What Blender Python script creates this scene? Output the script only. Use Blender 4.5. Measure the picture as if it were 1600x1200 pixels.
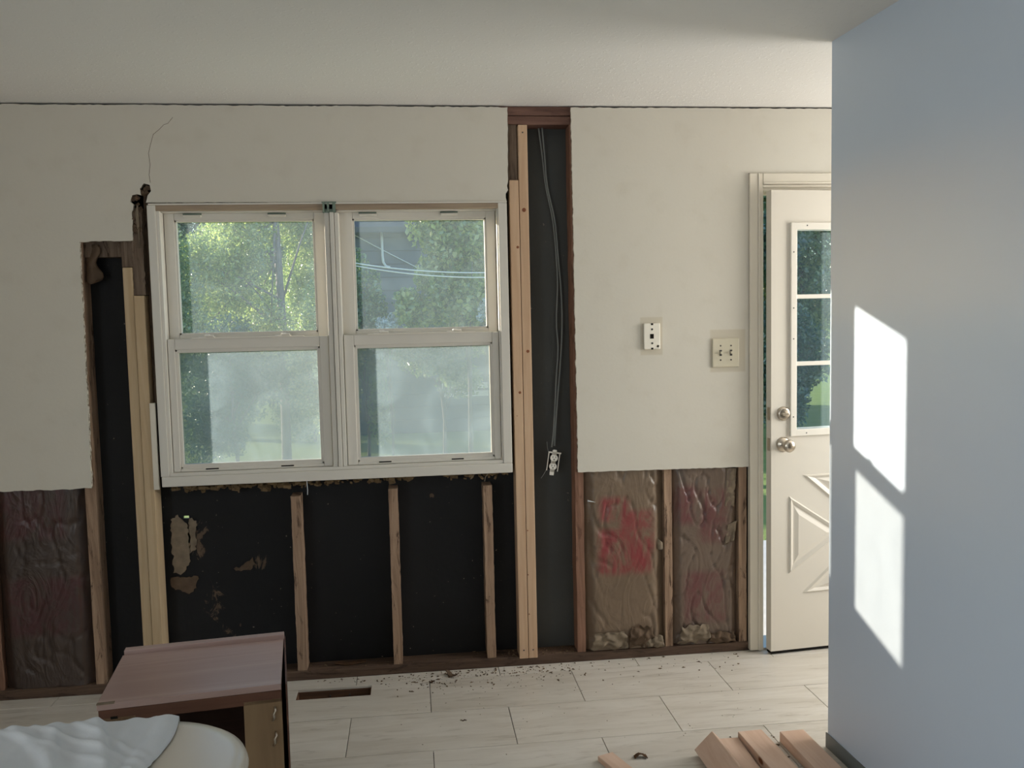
import bpy, bmesh, math, random
import numpy as np
from mathutils import Vector, Matrix, noise

for o in list(bpy.data.objects):
    bpy.data.objects.remove(o)
scene = bpy.context.scene
col = scene.collection
random.seed(7)
rng = np.random.default_rng(11)

# ------------------------------------------------------------------ camera
H, D, YAW, PITCH, ROLL, FPX = 1.5225, 3.6854, 0.1144, 0.0766, -0.0220, 1365.7
fw = Vector((math.sin(YAW) * math.cos(PITCH), math.cos(YAW) * math.cos(PITCH), -math.sin(PITCH)))
rt = Vector((math.cos(YAW), -math.sin(YAW), 0))
up = rt.cross(fw)
rt, up = rt * math.cos(ROLL) + up * math.sin(ROLL), up * math.cos(ROLL) - rt * math.sin(ROLL)
cam = bpy.data.cameras.new('camera')
cam.sensor_width = 36.0
cam.lens = FPX * 36.0 / 1600.0
cam.clip_start = 0.05
cam_ob = bpy.data.objects.new('camera', cam)
m = Matrix((rt, up, -fw)).transposed().to_4x4()
m.translation = (0, -D, H)
cam_ob.matrix_world = m
col.objects.link(cam_ob)
scene.camera = cam_ob

# ------------------------------------------------------------------ world, sun, added room lights, exposure
SUN = Vector((-1.678, 1.0, 0.365)).normalized()          # towards the sun
world = bpy.data.worlds.new('sky')
scene.world = world
world.use_nodes = True
wn = world.node_tree
sky = wn.nodes.new('ShaderNodeTexSky')
sky.sky_type = 'NISHITA'
sky.sun_disc = False
sky.sun_elevation = math.asin(SUN.z)
sky.sun_rotation = math.atan2(SUN.x, SUN.y)
sky.air_density = 1.0
sky.dust_density = 0.6
sky.ozone_density = 2.0
wn.links.new(sky.outputs[0], wn.nodes['Background'].inputs[0])
wn.nodes['Background'].inputs[1].default_value = 0.42

sun = bpy.data.lights.new('sun', 'SUN')
sun.energy = 13.5
sun.color = (1.0, 0.91, 0.76)
sun.angle = math.radians(0.6)
sun_ob = bpy.data.objects.new('sun', sun)
sun_ob.rotation_euler = SUN.to_track_quat('Z', 'Y').to_euler()
sun_ob.location = (-8, 6, 5)
col.objects.link(sun_ob)

def area_light(name, loc, direction, sx, sy, watts, color):
    l = bpy.data.lights.new(name, 'AREA')
    l.shape = 'RECTANGLE'
    l.size, l.size_y = sx, sy
    l.energy = watts
    l.color = color
    o = bpy.data.objects.new(name, l)
    o.location = loc
    o.rotation_euler = Vector(direction).to_track_quat('-Z', 'Y').to_euler()
    col.objects.link(o)
    return o
# added unseen lamps: key light from the passage, cool fill from the left wall
area_light('added_passage_key', (3.34, -0.75, 1.45), (-1, 0.0, 0), 0.9, 1.2, 46, (1.0, 0.965, 0.91))
area_light('added_left_fill', (-2.84, -4.9, 1.45), (1, 0.0, 0), 1.3, 1.2, 50, (0.84, 0.92, 1.0))

vs = scene.view_settings
vs.view_transform = 'Standard'
vs.look = 'None'
vs.gamma = 1.0
vs.use_curve_mapping = False
vs.exposure = 0.05
scene.cycles.max_bounces = 6
scene.cycles.diffuse_bounces = 4
scene.cycles.glossy_bounces = 2
scene.cycles.transmission_bounces = 4
scene.cycles.transparent_max_bounces = 24
scene.cycles.sample_clamp_indirect = 6.0

# ------------------------------------------------------------------ helpers
def lin(c):
    return tuple(((v / 255.0) / 12.92 if v <= 10.3 else (((v / 255.0) + 0.055) / 1.055) ** 2.4) for v in c) + (1.0,)

class Mat:
    """small wrapper round a node tree"""
    def __init__(self, name, rough=0.6, spec=0.4, coord='Object'):
        self.m = bpy.data.materials.new(name)
        self.m.use_nodes = True
        self.t = self.m.node_tree
        self.b = self.t.nodes['Principled BSDF']
        self.b.inputs['Roughness'].default_value = rough
        self.b.inputs['Specular IOR Level'].default_value = spec
        tc = self.t.nodes.new('ShaderNodeTexCoord')
        self.co = tc.outputs[coord]
    def n(self, kind, **kw):
        nd = self.t.nodes.new('ShaderNode' + kind)
        for k, v in kw.items():
            setattr(nd, k, v)
        return nd
    def put(self, sock, v):
        if hasattr(v, 'is_output'):
            self.t.links.new(v, sock)
        else:
            sock.default_value = v
    def math(self, op, a, b=0.0, clamp=False):
        nd = self.n('Math', operation=op)
        nd.use_clamp = clamp
        self.put(nd.inputs[0], a)
        self.put(nd.inputs[1], b)
        return nd.outputs[0]
    def scaled(self, s, co=None, shift=None):
        nd = self.n('Mapping')
        self.put(nd.inputs[0], co or self.co)
        nd.inputs['Scale'].default_value = s
        if shift is not None:
            self.put(nd.inputs['Location'], shift)
        return nd.outputs[0]
    def rnd_shift(self):
        oi = self.n('ObjectInfo')
        cx = self.n('CombineXYZ')
        a = self.math('MULTIPLY', oi.outputs['Random'], 37.0)
        for i in range(3):
            self.put(cx.inputs[i], a)
        ad = self.n('VectorMath', operation='ADD')
        self.put(ad.inputs[0], self.co)
        self.put(ad.inputs[1], cx.outputs[0])
        return ad.outputs[0]
    def noise(self, co, scale, detail=4.0, rough=0.55, dist=0.0):
        nd = self.n('TexNoise')
        self.put(nd.inputs['Vector'], co)
        nd.inputs['Scale'].default_value = scale
        nd.inputs['Detail'].default_value = detail
        nd.inputs['Roughness'].default_value = rough
        nd.inputs['Distortion'].default_value = dist
        return nd.outputs[0]
    def step(self, v, lo, hi):
        nd = self.n('MapRange', interpolation_type='SMOOTHSTEP')
        self.put(nd.inputs[0], v)
        nd.inputs[1].default_value = lo
        nd.inputs[2].default_value = hi
        return nd.outputs[0]
    def mix(self, fac, a, b, mode='MIX'):
        nd = self.n('Mix', data_type='RGBA', blend_type=mode)
        self.put(nd.inputs[0], fac)
        self.put(nd.inputs[6], a)
        self.put(nd.inputs[7], b)
        return nd.outputs[2]
    def sep(self, co=None):
        nd = self.n('SeparateXYZ')
        self.put(nd.inputs[0], co or self.co)
        return nd.outputs
    def boxmask(self, a, b, a0, a1, b0, b1, soft):
        r = self.math('MULTIPLY', self.step(a, a0 - soft, a0 + soft), self.step(a, a1 + soft, a1 - soft))
        r = self.math('MULTIPLY', r, self.step(b, b0 - soft, b0 + soft))
        return self.math('MULTIPLY', r, self.step(b, b1 + soft, b1 - soft))
    def color(self, c):
        self.put(self.b.inputs['Base Color'], c)
        return self
    def bump(self, h, strength=0.3, dist=0.01):
        nd = self.n('Bump')
        nd.inputs['Strength'].default_value = strength
        nd.inputs['Distance'].default_value = dist
        self.put(nd.inputs['Height'], h)
        self.t.links.new(nd.outputs[0], self.b.inputs['Normal'])
        return self

M = {}
def plain(key, rgb, rough=0.6, spec=0.4, metal=0.0, var=0.06, scale=6.0, bump=0.0):
    k = Mat(key, rough, spec)
    n = k.noise(k.rnd_shift(), scale, 4)
    c = lin(rgb)
    d = tuple(v * (1 - 2 * var) for v in c[:3]) + (1,)
    k.color(k.mix(n, d, tuple(min(1, v * (1 + var)) for v in c[:3]) + (1,)))
    k.b.inputs['Metallic'].default_value = metal
    if bump:
        k.bump(k.noise(k.co, scale * 12, 3), bump, 0.004)
    M[key] = k.m
    return k.m

def wood(key, light, dark, axis=2, knots=0.0, rough=0.65, grain=26.0, wear=0.0, wearcol=(60, 45, 38), spec=0.3):
    k = Mat(key, rough, spec)
    co = k.rnd_shift()
    s = [1.0, 1.0, 1.0]
    s[axis] = 0.06
    st = k.scaled(s, co)
    n1 = k.noise(st, grain, 5, 0.6, 1.4)
    n2 = k.noise(st, grain * 4, 3, 0.6, 0.6)
    f = k.math('ADD', k.math('MULTIPLY', k.step(n1, 0.3, 0.7), 0.7), k.math('MULTIPLY', n2, 0.3))
    c = k.mix(f, lin(dark), lin(light))
    if wear:
        s2 = [1, 1, 1]
        s2[axis] = 0.25
        w = k.noise(k.scaled(s2, co), 22, 6, 0.7, 1.0)
        c = k.mix(k.math('MULTIPLY', k.step(w, 0.53, 0.66), wear), c, lin(wearcol))
        k.bump(k.math('ADD', n1, w), 0.55, 0.006)
    else:
        k.bump(f, 0.08, 0.002)
    if knots:
        s3 = [1, 1, 1]
        s3[axis] = 0.55
        v = k.n('TexVoronoi', feature='F1')
        k.put(v.inputs['Vector'], k.scaled(s3, co))
        v.inputs['Scale'].default_value = knots
        c = k.mix(k.step(v.outputs['Distance'], 0.085, 0.045), c, lin((120, 74, 46)))
    k.color(c)
    M[key] = k.m
    return k.m

class MB:
    """collects shapes, then links them as one mesh object"""
    def __init__(self):
        self.bm = bmesh.new()
    def _mi(self, faces, mi):
        for f in faces:
            f.material_index = mi
    def box(self, x0, x1, y0, y1, z0, z1, bev=0.0, mi=0, mat=None):
        vs_ = [self.bm.verts.new(p) for p in ((x0, y0, z0), (x1, y0, z0), (x1, y1, z0), (x0, y1, z0), (x0, y0, z1), (x1, y0, z1), (x1, y1, z1), (x0, y1, z1))]
        fs = [self.bm.faces.new([vs_[i] for i in q]) for q in ((3, 2, 1, 0), (4, 5, 6, 7), (0, 1, 5, 4), (1, 2, 6, 5), (2, 3, 7, 6), (3, 0, 4, 7))]
        self._mi(fs, mi)
        if mat is not None:
            bmesh.ops.transform(self.bm, matrix=mat, verts=vs_)
        if bev:
            es = list({e for f in fs for e in f.edges})
            r = bmesh.ops.bevel(self.bm, geom=es, offset=bev, segments=2, affect='EDGES', profile=0.5, clamp_overlap=True)
            self._mi(r['faces'], mi)
        return self
    def prism(self, pts, axis, a0, a1, mi=0, mi_side=None):
        """pts 2-D outline; axis 0: (y,z) along x; 1: (x,z) along y; 2: (x,y) along z"""
        def P(p, a):
            return (a, p[0], p[1]) if axis == 0 else (p[0], a, p[1]) if axis == 1 else (p[0], p[1], a)
        A = [self.bm.verts.new(P(p, a0)) for p in pts]
        B = [self.bm.verts.new(P(p, a1)) for p in pts]
        fs = [self.bm.faces.new(A), self.bm.faces.new(B)]
        self._mi(fs, mi)
        n = len(pts)
        sd = [self.bm.faces.new((A[i], A[(i + 1) % n], B[(i + 1) % n], B[i])) for i in range(n)]
        self._mi(sd, mi if mi_side is None else mi_side)
        return self
    def tube(self, pts, r, seg=8, mi=0, r1=None):
        pts = [Vector(p) for p in pts]
        rings = []
        n = len(pts)
        for i, p in enumerate(pts):
            t = (pts[min(i + 1, n - 1)] - pts[max(i - 1, 0)]).normalized()
            a = t.orthogonal().normalized() if i == 0 else (a - t * a.dot(t)).normalized()
            b = t.cross(a)
            rr = r if r1 is None else r + (r1 - r) * i / (n - 1)
            rings.append([self.bm.verts.new(p + (a * math.cos(2 * math.pi * k / seg) + b * math.sin(2 * math.pi * k / seg)) * rr) for k in range(seg)])
        for i in range(n - 1):
            for k in range(seg):
                f = self.bm.faces.new((rings[i][k], rings[i][(k + 1) % seg], rings[i + 1][(k + 1) % seg], rings[i + 1][k]))
                f.material_index = mi
                f.smooth = True
        self._mi([self.bm.faces.new(rings[0][::-1]), self.bm.faces.new(rings[-1])], mi)
        return self
    def lathe(self, prof, origin, axis, seg=24, mi=0):
        """prof [(radius, distance along axis)]"""
        ax = Vector(axis).normalized()
        a = ax.orthogonal().normalized()
        b = ax.cross(a)
        o = Vector(origin)
        rings = [[self.bm.verts.new(o + ax * h + (a * math.cos(2 * math.pi * k / seg) + b * math.sin(2 * math.pi * k / seg)) * max(r, 1e-4)) for k in range(seg)] for r, h in prof]
        for i in range(len(rings) - 1):
            for k in range(seg):
                f = self.bm.faces.new((rings[i][k], rings[i][(k + 1) % seg], rings[i + 1][(k + 1) % seg], rings[i + 1][k]))
                f.material_index = mi
                f.smooth = True
        self._mi([self.bm.faces.new(rings[0][::-1]), self.bm.faces.new(rings[-1])], mi)
        return self
    def grid(self, nx, ny, fn, mi=0, smooth=True, thick=0.0):
        V = [[self.bm.verts.new(fn(i / nx, j / ny)) for i in range(nx + 1)] for j in range(ny + 1)]
        for j in range(ny):
            for i in range(nx):
                f = self.bm.faces.new((V[j][i], V[j][i + 1], V[j + 1][i + 1], V[j + 1][i]))
                f.smooth = smooth
                f.material_index = mi
        return self
    def build(self, name, mats, parent=None, off=(0, 0, 0), shift=True):
        """off: world or parent-local point that becomes the object's origin"""
        off = Vector(off)
        bmesh.ops.recalc_face_normals(self.bm, faces=self.bm.faces[:])
        bmesh.ops.translate(self.bm, vec=-off, verts=self.bm.verts[:])
        me = bpy.data.meshes.new(name)
        self.bm.to_mesh(me)
        self.bm.free()
        for k in (mats if isinstance(mats, (list, tuple)) else [mats]):
            me.materials.append(M[k])
        o = bpy.data.objects.new(name, me)
        col.objects.link(o)
        if parent is not None:
            o.parent = parent
        if shift:
            o.location = off
        return o

def tag(o, label=None, cat=None, group=None, kind=None):
    if label: o['label'] = label
    if cat: o['category'] = cat
    if group: o['group'] = group
    if kind: o['kind'] = kind
    return o
def thing(name, loc, label=None, cat=None, rz=0.0, group=None, kind=None):
    o = bpy.data.objects.new(name, None)
    o.empty_display_size = 0.1
    o.location = loc
    o.rotation_euler = (0, 0, rz)
    col.objects.link(o)
    return tag(o, label, cat, group, kind)
def bx(name, mats, parent, *a, bev=0.0, off=(0, 0, 0)):
    return MB().box(*a, bev=bev).build(name, mats, parent, off)
def rough_path(p, q, amp, step=0.02, seed=0):
    """points from p towards q (q left out), jittered sideways"""
    p, q = Vector(p), Vector(q)
    n = max(1, int((q - p).length / step))
    t = (q - p).normalized()
    nn = Vector((-t.y, t.x))
    out = []
    for i in range(n):
        c = p.lerp(q, i / n)
        j = 0 if i == 0 else (noise.noise(Vector((c.x * 38 + seed, c.y * 38, seed))) * 0.7 + random.uniform(-.5, .5)) * amp
        out.append((c.x + nn.x * j, c.y + nn.y * j))
    return out
def outline(pts, amps, step=0.02, seed=0):
    out = []
    for i, p in enumerate(pts):
        q = pts[(i + 1) % len(pts)]
        out += rough_path(p, q, amps[i], step, seed + i) if amps[i] else [p]
    return out

# ------------------------------------------------------------------ materials
k = Mat('plaster', 0.75, 0.25)
n = k.noise(k.co, 1.3, 4)
n2 = k.noise(k.co, 9, 5)
c = k.mix(n, lin((208, 202, 190)), lin((216, 211, 198)))
c = k.mix(k.math('MULTIPLY', k.step(n2, 0.5, 0.75), 0.25), c, lin((196, 188, 172)))
s = k.sep()
# older paint left bare round the two wall plates
g1 = k.boxmask(s[0], s[2], 0.985, 1.083, 1.345, 1.508, 0.003)
g2 = k.boxmask(s[0], s[2], 1.296, 1.455, 1.262, 1.447, 0.004)
c = k.mix(k.math('MULTIPLY', k.math('ADD', g1, g2, True), 0.5), c, lin((190, 178, 154)))
k.color(c)
k.bump(k.noise(k.co, 70, 4), 0.10, 0.004)
M['plaster'] = k.m
k = Mat('gypsum', 0.9, 0.1)
n = k.noise(k.co, 60, 5)
k.color(k.mix(k.step(n, 0.35, 0.6), lin((110, 96, 80)), lin((214, 206, 192))))
k.bump(n, 0.6, 0.004)
M['gypsum'] = k.m
k = Mat('ceiling_texture', 0.85, 0.15)
n = k.noise(k.co, 120, 3)
v = k.noise(k.co, 45, 4, 0.65)
k.color(k.mix(k.noise(k.co, 0.8, 3), lin((232, 229, 224)), lin((236, 234, 230))))
k.bump(k.math('ADD', k.step(v, 0.56, 0.66), k.math('MULTIPLY', n, 0.4)), 0.30, 0.004)
M['ceiling_texture'] = k.m
k = Mat('partition_sky_tint', 0.42, 0.4)
k.color(k.mix(k.noise(k.co, 1.6, 4), lin((200, 212, 228)), lin((208, 219, 232))))  # blue of the window's sky light put into the wall colour
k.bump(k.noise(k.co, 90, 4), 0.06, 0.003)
M['partition_sky_tint'] = k.m
plain('room_paint', (200, 194, 184), 0.8, 0.2)
plain('passage_paint', (222, 214, 198), 0.8, 0.2)

k = Mat('tile', 0.30, 0.45)
co = k.rnd_shift()
st = k.scaled((0.35, 2.4, 1), co)
a = k.noise(st, 5.0, 8, 0.62, 1.0)
b = k.noise(st, 16.0, 6, 0.65, 0.6)
d = k.noise(co, 2.0, 3)
c = k.mix(k.step(a, 0.25, 0.75), lin((206, 199, 187)), lin((226, 221, 212)))
c = k.mix(k.math('MULTIPLY', k.step(b, 0.54, 0.70), 0.42), c, lin((158, 147, 130)))
c = k.mix(k.math('MULTIPLY', k.step(a, 0.66, 0.78), 0.3), c, lin((216, 210, 196)))
oi = k.n('ObjectInfo')
c = k.mix(k.math('MULTIPLY', oi.outputs['Random'], 0.16), c, lin((140, 130, 116)))
k.color(c)
k.put(k.b.inputs['Roughness'], k.math('ADD', 0.26, k.math('MULTIPLY', d, 0.22)))
k.bump(b, 0.05, 0.002)
M['tile'] = k.m
plain('subfloor', (52, 44, 36), 0.9, 0.1)
plain('white_vinyl', (216, 211, 201), 0.45, 0.4, var=0.03, scale=3)
plain('white_trim', (222, 214, 198), 0.5, 0.35, var=0.03)
plain('white_metal', (232, 226, 214), 0.4, 0.4, var=0.02)
plain('green_vinyl', (116, 132, 120), 0.5, 0.3)
plain('dark_slot', (34, 31, 28), 0.9, 0.1)
plain('door_paint', (219, 212, 199), 0.42, 0.4, var=0.03, scale=2)
plain('steel', (196, 186, 172), 0.28, 0.5, metal=1.0, var=0.05)
plain('screw_steel', (90, 88, 84), 0.4, 0.5, metal=0.8)
plain('phone_plastic', (238, 232, 218), 0.4, 0.4, var=0.02)
plain('switch_plastic', (206, 198, 176), 0.4, 0.4, var=0.02)
plain('outlet_plastic', (236, 232, 222), 0.4, 0.4, var=0.02)
plain('cable_sheath', (120, 124, 122), 0.5, 0.3)
plain('chip_brown', (96, 72, 54), 0.9, 0.1, var=0.3, scale=40)
plain('crumb', (116, 98, 78), 0.9, 0.1, var=0.5, scale=14)
plain('torn_paper', (138, 124, 106), 0.85, 0.15, var=0.3, scale=26, bump=.4)
plain('kraft_scrap', (104, 86, 70), 0.8, 0.2, var=0.3, scale=26, bump=.4)
plain('wire_white', (226, 230, 232), 0.5, 0.3)
plain('tape_blue', (120, 140, 170), 0.6, 0.3)
wood('pine_new', (208, 178, 148), (190, 156, 126), knots=3.2, spec=0.25)
wood('pine_pale', (200, 178, 146), (182, 156, 122), knots=2.6, spec=0.25)
wood('pine_lying', (226, 198, 178), (208, 174, 150), axis=1, knots=5.5, spec=0.25)
wood('old_stud', (180, 152, 128), (126, 102, 84), wear=0.9, wearcol=(72, 56, 46), rough=0.85, spec=0.15)
wood('old_stud_red', (156, 120, 100), (112, 82, 68), wear=0.55, wearcol=(80, 56, 46), rough=0.85, spec=0.15)
wood('old_dark_wood', (140, 122, 106), (84, 70, 60), wear=0.85, wearcol=(56, 45, 39), grain=40, rough=0.9, spec=0.1)
wood('plate_wood', (112, 92, 78), (72, 58, 50), axis=0, wear=0.6, wearcol=(48, 40, 34), rough=0.9, spec=0.1)
wood('header_wood', (128, 98, 86), (94, 70, 62), axis=0, wear=0.4, wearcol=(64, 48, 44), rough=0.85, spec=0.15)
wood('cabinet_veneer', (184, 160, 154), (158, 132, 124), axis=0, grain=9, rough=0.32, spec=0.5)
wood('cabinet_edge', (104, 70, 54), (78, 50, 38), axis=0, rough=0.5)
wood('cabinet_stile', (146, 122, 92), (124, 100, 74), axis=2, grain=10, rough=0.6)
wood('cabinet_inner', (66, 42, 34), (48, 30, 25), axis=0, rough=0.6)
wood('head_wood', (176, 158, 136), (136, 116, 98), axis=0, rough=0.7)

# black sheathing with torn, stained spots
k = Mat('sheathing', 0.72, 0.25)
s = k.sep()
n = k.noise(k.co, 14, 6, 0.65, 0.8)
c = k.mix(k.noise(k.co, 3, 4), lin((24, 24, 25)), lin((36, 36, 37)))
c = k.mix(k.math('MULTIPLY', k.step(s[0], 0.44, 0.46), 0.8), c, k.mix(k.noise(k.co, 2, 3), lin((66, 67, 66)), lin((84, 86, 84))))  # board right of the window coloured lighter, light in the tall slot painted in
fine = k.noise(k.co, 60, 2)
c = k.mix(k.step(fine, 0.74, 0.78), c, lin((120, 112, 100)))
stain = None
for (x, z, rx, rz, kk) in ((-0.93, 0.62, 0.09, 0.20, 0.9), (-0.88, 0.33, 0.10, 0.16, 0.85), (-0.70, 0.50, 0.10, 0.07, 0.9), (-0.80, 0.20, 0.08, 0.08, .8), (0.60, 1.93, 0.02, 0.02, 1.0), (0.07, 0.75, 0.02, 0.02, 1.0)):
    dx = k.math('DIVIDE', k.math('SUBTRACT', s[0], x), rx)
    dz = k.math('DIVIDE', k.math('SUBTRACT', s[2], z), rz)
    r = k.math('SQRT', k.math('ADD', k.math('MULTIPLY', dx, dx), k.math('MULTIPLY', dz, dz)))
    f = k.math('MULTIPLY', k.step(r, 1.1, 0.2), kk)
    stain = f if stain is None else k.math('MAXIMUM', stain, f)
n = k.noise(k.scaled((1, 1, .55)), 17, 8, 0.72, 1.2)
f = k.step(k.math('ADD', stain, k.math('MULTIPLY', k.math('SUBTRACT', n, 0.5), 3.0)), 0.86, 1.02)
f = k.math('MULTIPLY', f, k.step(stain, 0.02, 0.25))
c = k.mix(f, c, k.mix(k.noise(k.co, 25, 4), lin((58, 44, 36)), lin((120, 102, 84))))
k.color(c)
k.bump(k.math('ADD', k.noise(k.co, 40, 4), f), 0.25, 0.004)
M['sheathing'] = k.m

# kraft paper facing of the insulation, with washed-out red print
def kraft(key, base, dark, red, boxes, strength):
    k = Mat(key, 0.36, 0.5)
    s = k.sep()
    n = k.noise(k.co, 5, 5)
    c = k.mix(n, lin(dark), lin(base))
    c = k.mix(k.math('MULTIPLY', k.step(k.noise(k.co, 26, 4), 0.5, 0.7), 0.3), c, lin(dark))
    mk = None
    for bxx in boxes:
        q = k.boxmask(s[0], s[2], *bxx, 0.022)
        mk = q if mk is None else k.math('MAXIMUM', mk, q)
    w = k.noise(k.scaled((2.2, 1, .8)), 8, 8, 0.7, 0.8)
    f = k.math('MULTIPLY', k.math('MULTIPLY', mk, k.step(w, 0.32, 0.64)), strength)
    k.color(k.mix(f, c, lin(red)))
    cz = k.noise(k.scaled((1.5, 1, 0.7)), 6, 3, 0.5, 1.4)
    rid = k.math('SUBTRACT', 1.0, k.math('ABSOLUTE', k.math('MULTIPLY', k.math('SUBTRACT', cz, 0.5), 7.0)), True)
    k.bump(k.math('ADD', rid, k.math('MULTIPLY', k.noise(k.co, 30, 3, 0.5, 0.6), 0.5)), 0.30, 0.005)
    M[key] = k.m
kraft('kraft_a', (134, 114, 94), (100, 84, 68), (134, 50, 56), ((-.12, .12, .34, .54), (-.11, .02, .58, .68), (-.02, .13, .44, .62)), 0.9)
kraft('kraft_b', (122, 104, 90), (94, 80, 70), (102, 52, 56), ((-.10, .09, .10, .33), (-.03, .10, .46, .70), (-.14, -.04, .55, .72)), 0.8)
kraft('kraft_c', (78, 62, 52), (48, 37, 33), (74, 28, 32), ((-.15, .15, .22, .46), (-.16, .10, .62, .86)), 0.75)
plain('fiberglass', (124, 104, 78), 0.95, 0.05, var=0.25, scale=40, bump=0.5)

def glass(key, dirt, streak, tint):
    m_ = bpy.data.materials.new(key)
    m_.use_nodes = True
    k = Mat.__new__(Mat)
    k.m, k.t = m_, m_.node_tree
    k.t.nodes.remove(k.t.nodes['Principled BSDF'])
    k.co = k.n('TexCoord').outputs['Object']
    out = k.t.nodes['Material Output']
    tr = k.n('BsdfTransparent')
    tr.inputs[0].default_value = (*tint, 1)
    gl = k.n('BsdfGlossy')
    gl.inputs['Roughness'].default_value = 0.02
    m1 = k.n('MixShader')
    m1.inputs[0].default_value = 0.015
    k.t.links.new(tr.outputs[0], m1.inputs[1])
    k.t.links.new(gl.outputs[0], m1.inputs[2])
    tl = k.n('BsdfTranslucent')
    tl.inputs[0].default_value = (0.68, 0.87, 1.0, 1)
    df = k.n('BsdfDiffuse')
    df.inputs[0].default_value = (0.55, 0.56, 0.56, 1)
    md = k.n('MixShader')
    md.inputs[0].default_value = 0.25
    k.t.links.new(tl.outputs[0], md.inputs[1])
    k.t.links.new(df.outputs[0], md.inputs[2])
    a = k.noise(k.co, 4.5, 6, 0.65, 0.8)
    b = k.noise(k.scaled((1, 1, 0.6)), 26, 6, 0.7, 0.5)
    f = k.math('ADD', dirt, k.math('MULTIPLY', k.step(a, 0.40, 0.70), streak))
    f = k.math('ADD', f, k.math('MULTIPLY', k.step(b, 0.60, 0.74), streak * 0.9))
    m2 = k.n('MixShader')
    k.put(m2.inputs[0], f)
    k.t.links.new(m1.outputs[0], m2.inputs[1])
    k.t.links.new(md.outputs[0], m2.inputs[2])
    k.t.links.new(m2.outputs[0], out.inputs[0])
    M[key] = m_
glass('glass_upper', 0.046, 0.022, (0.97, 0.98, 0.98))
glass('glass_lower', 0.135, 0.06, (0.69, 0.685, 0.665))
glass('glass_door', 0.050, 0.020, (0.90, 0.94, 0.96))

def leaf(key, ca, cb, trans):
    m_ = bpy.data.materials.new(key)
    m_.use_nodes = True
    k = Mat.__new__(Mat)
    k.m, k.t = m_, m_.node_tree
    k.t.nodes.remove(k.t.nodes['Principled BSDF'])
    g = k.n('NewGeometry')
    c = k.mix(g.outputs['Random Per Island'], lin(ca), lin(cb))
    df = k.n('BsdfDiffuse')
    tl = k.n('BsdfTranslucent')
    gl = k.n('BsdfGlossy')
    gl.inputs['Roughness'].default_value = 0.35
    k.put(df.inputs[0], c)
    k.put(tl.inputs[0], k.mix(0.25, c, lin((190, 205, 110))))
    ms = k.n('MixShader')
    ms.inputs[0].default_value = trans
    k.t.links.new(df.outputs[0], ms.inputs[1])
    k.t.links.new(tl.outputs[0], ms.inputs[2])
    mg = k.n('MixShader')
    mg.inputs[0].default_value = 0.12
    k.t.links.new(ms.outputs[0], mg.inputs[1])
    k.t.links.new(gl.outputs[0], mg.inputs[2])
    k.t.links.new(mg.outputs[0], k.t.nodes['Material Output'].inputs[0])
    M[key] = m_
leaf('leaf_bright', (96, 136, 84), (188, 202, 116), 0.5)
leaf('leaf_mid', (70, 116, 90), (150, 176, 112), 0.45)
leaf('leaf_dark', (50, 92, 88), (98, 136, 110), 0.4)
leaf('leaf_silver', (168, 186, 196), (206, 216, 222), 0.4)
wood('bark', (150, 140, 140), (104, 98, 100), wear=0.5, wearcol=(84, 78, 78), rough=0.9)
k = Mat('lawn', 0.9, 0.1)
k.color(k.mix(k.noise(k.co, 3, 6), lin((110, 134, 74)), lin((150, 162, 104))))
k.bump(k.noise(k.co, 60, 4), 0.6, 0.03)
M['lawn'] = k.m
plain('concrete', (206, 204, 200), 0.85, 0.2, var=0.12, scale=9, bump=.3)
plain('shed_siding', (112, 118, 128), 0.8, 0.2)
plain('shed_roof', (92, 92, 98), 0.85, 0.2)
plain('fence_white', (236, 234, 230), 0.6, 0.3)
k = Mat('fabric', 0.9, 0.1)
k.color(k.mix(k.noise(k.co, 5, 4), lin((206, 211, 216)), lin((222, 225, 228))))
k.bump(k.noise(k.co, 160, 2), 0.10, 0.002)
M['fabric'] = k.m
plain('table_white', (212, 204, 190), 0.22, 0.5, var=0.03, scale=2)

# ------------------------------------------------------------------ the setting
CEIL = 2.40
XL, XR, YB = -2.9, 3.4, -6.2
LX0, LX1 = -0.507, -0.205          # floor register opening
LY0, LY1 = -0.186, -0.092
fl = MB()
fl.box(XL, XR, YB, LY0, -0.25, -0.008)
fl.box(XL, LX0, LY0, 0.13, -0.25, -0.008)
fl.box(LX1, XR, LY0, 0.13, -0.25, -0.008)
fl.box(LX0, LX1, LY1, 0.13, -0.25, -0.008)
floor = fl.build('floor', 'subfloor')
tag(floor, 'beige stone-look tile floor laid in a half-offset brick pattern', kind='structure')
ROW, LEN, GAP = 0.3035, 0.607, 0.0024
tile_me = None
rows = [(0.016, -0.08)] + [(-0.08 - i * ROW, -0.08 - (i + 1) * ROW) for i in range(20)]
full = MB().box(GAP / 2, LEN - GAP / 2, GAP / 2, ROW - GAP / 2, -0.008, 0.0, bev=0.0012)
first = None
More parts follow.
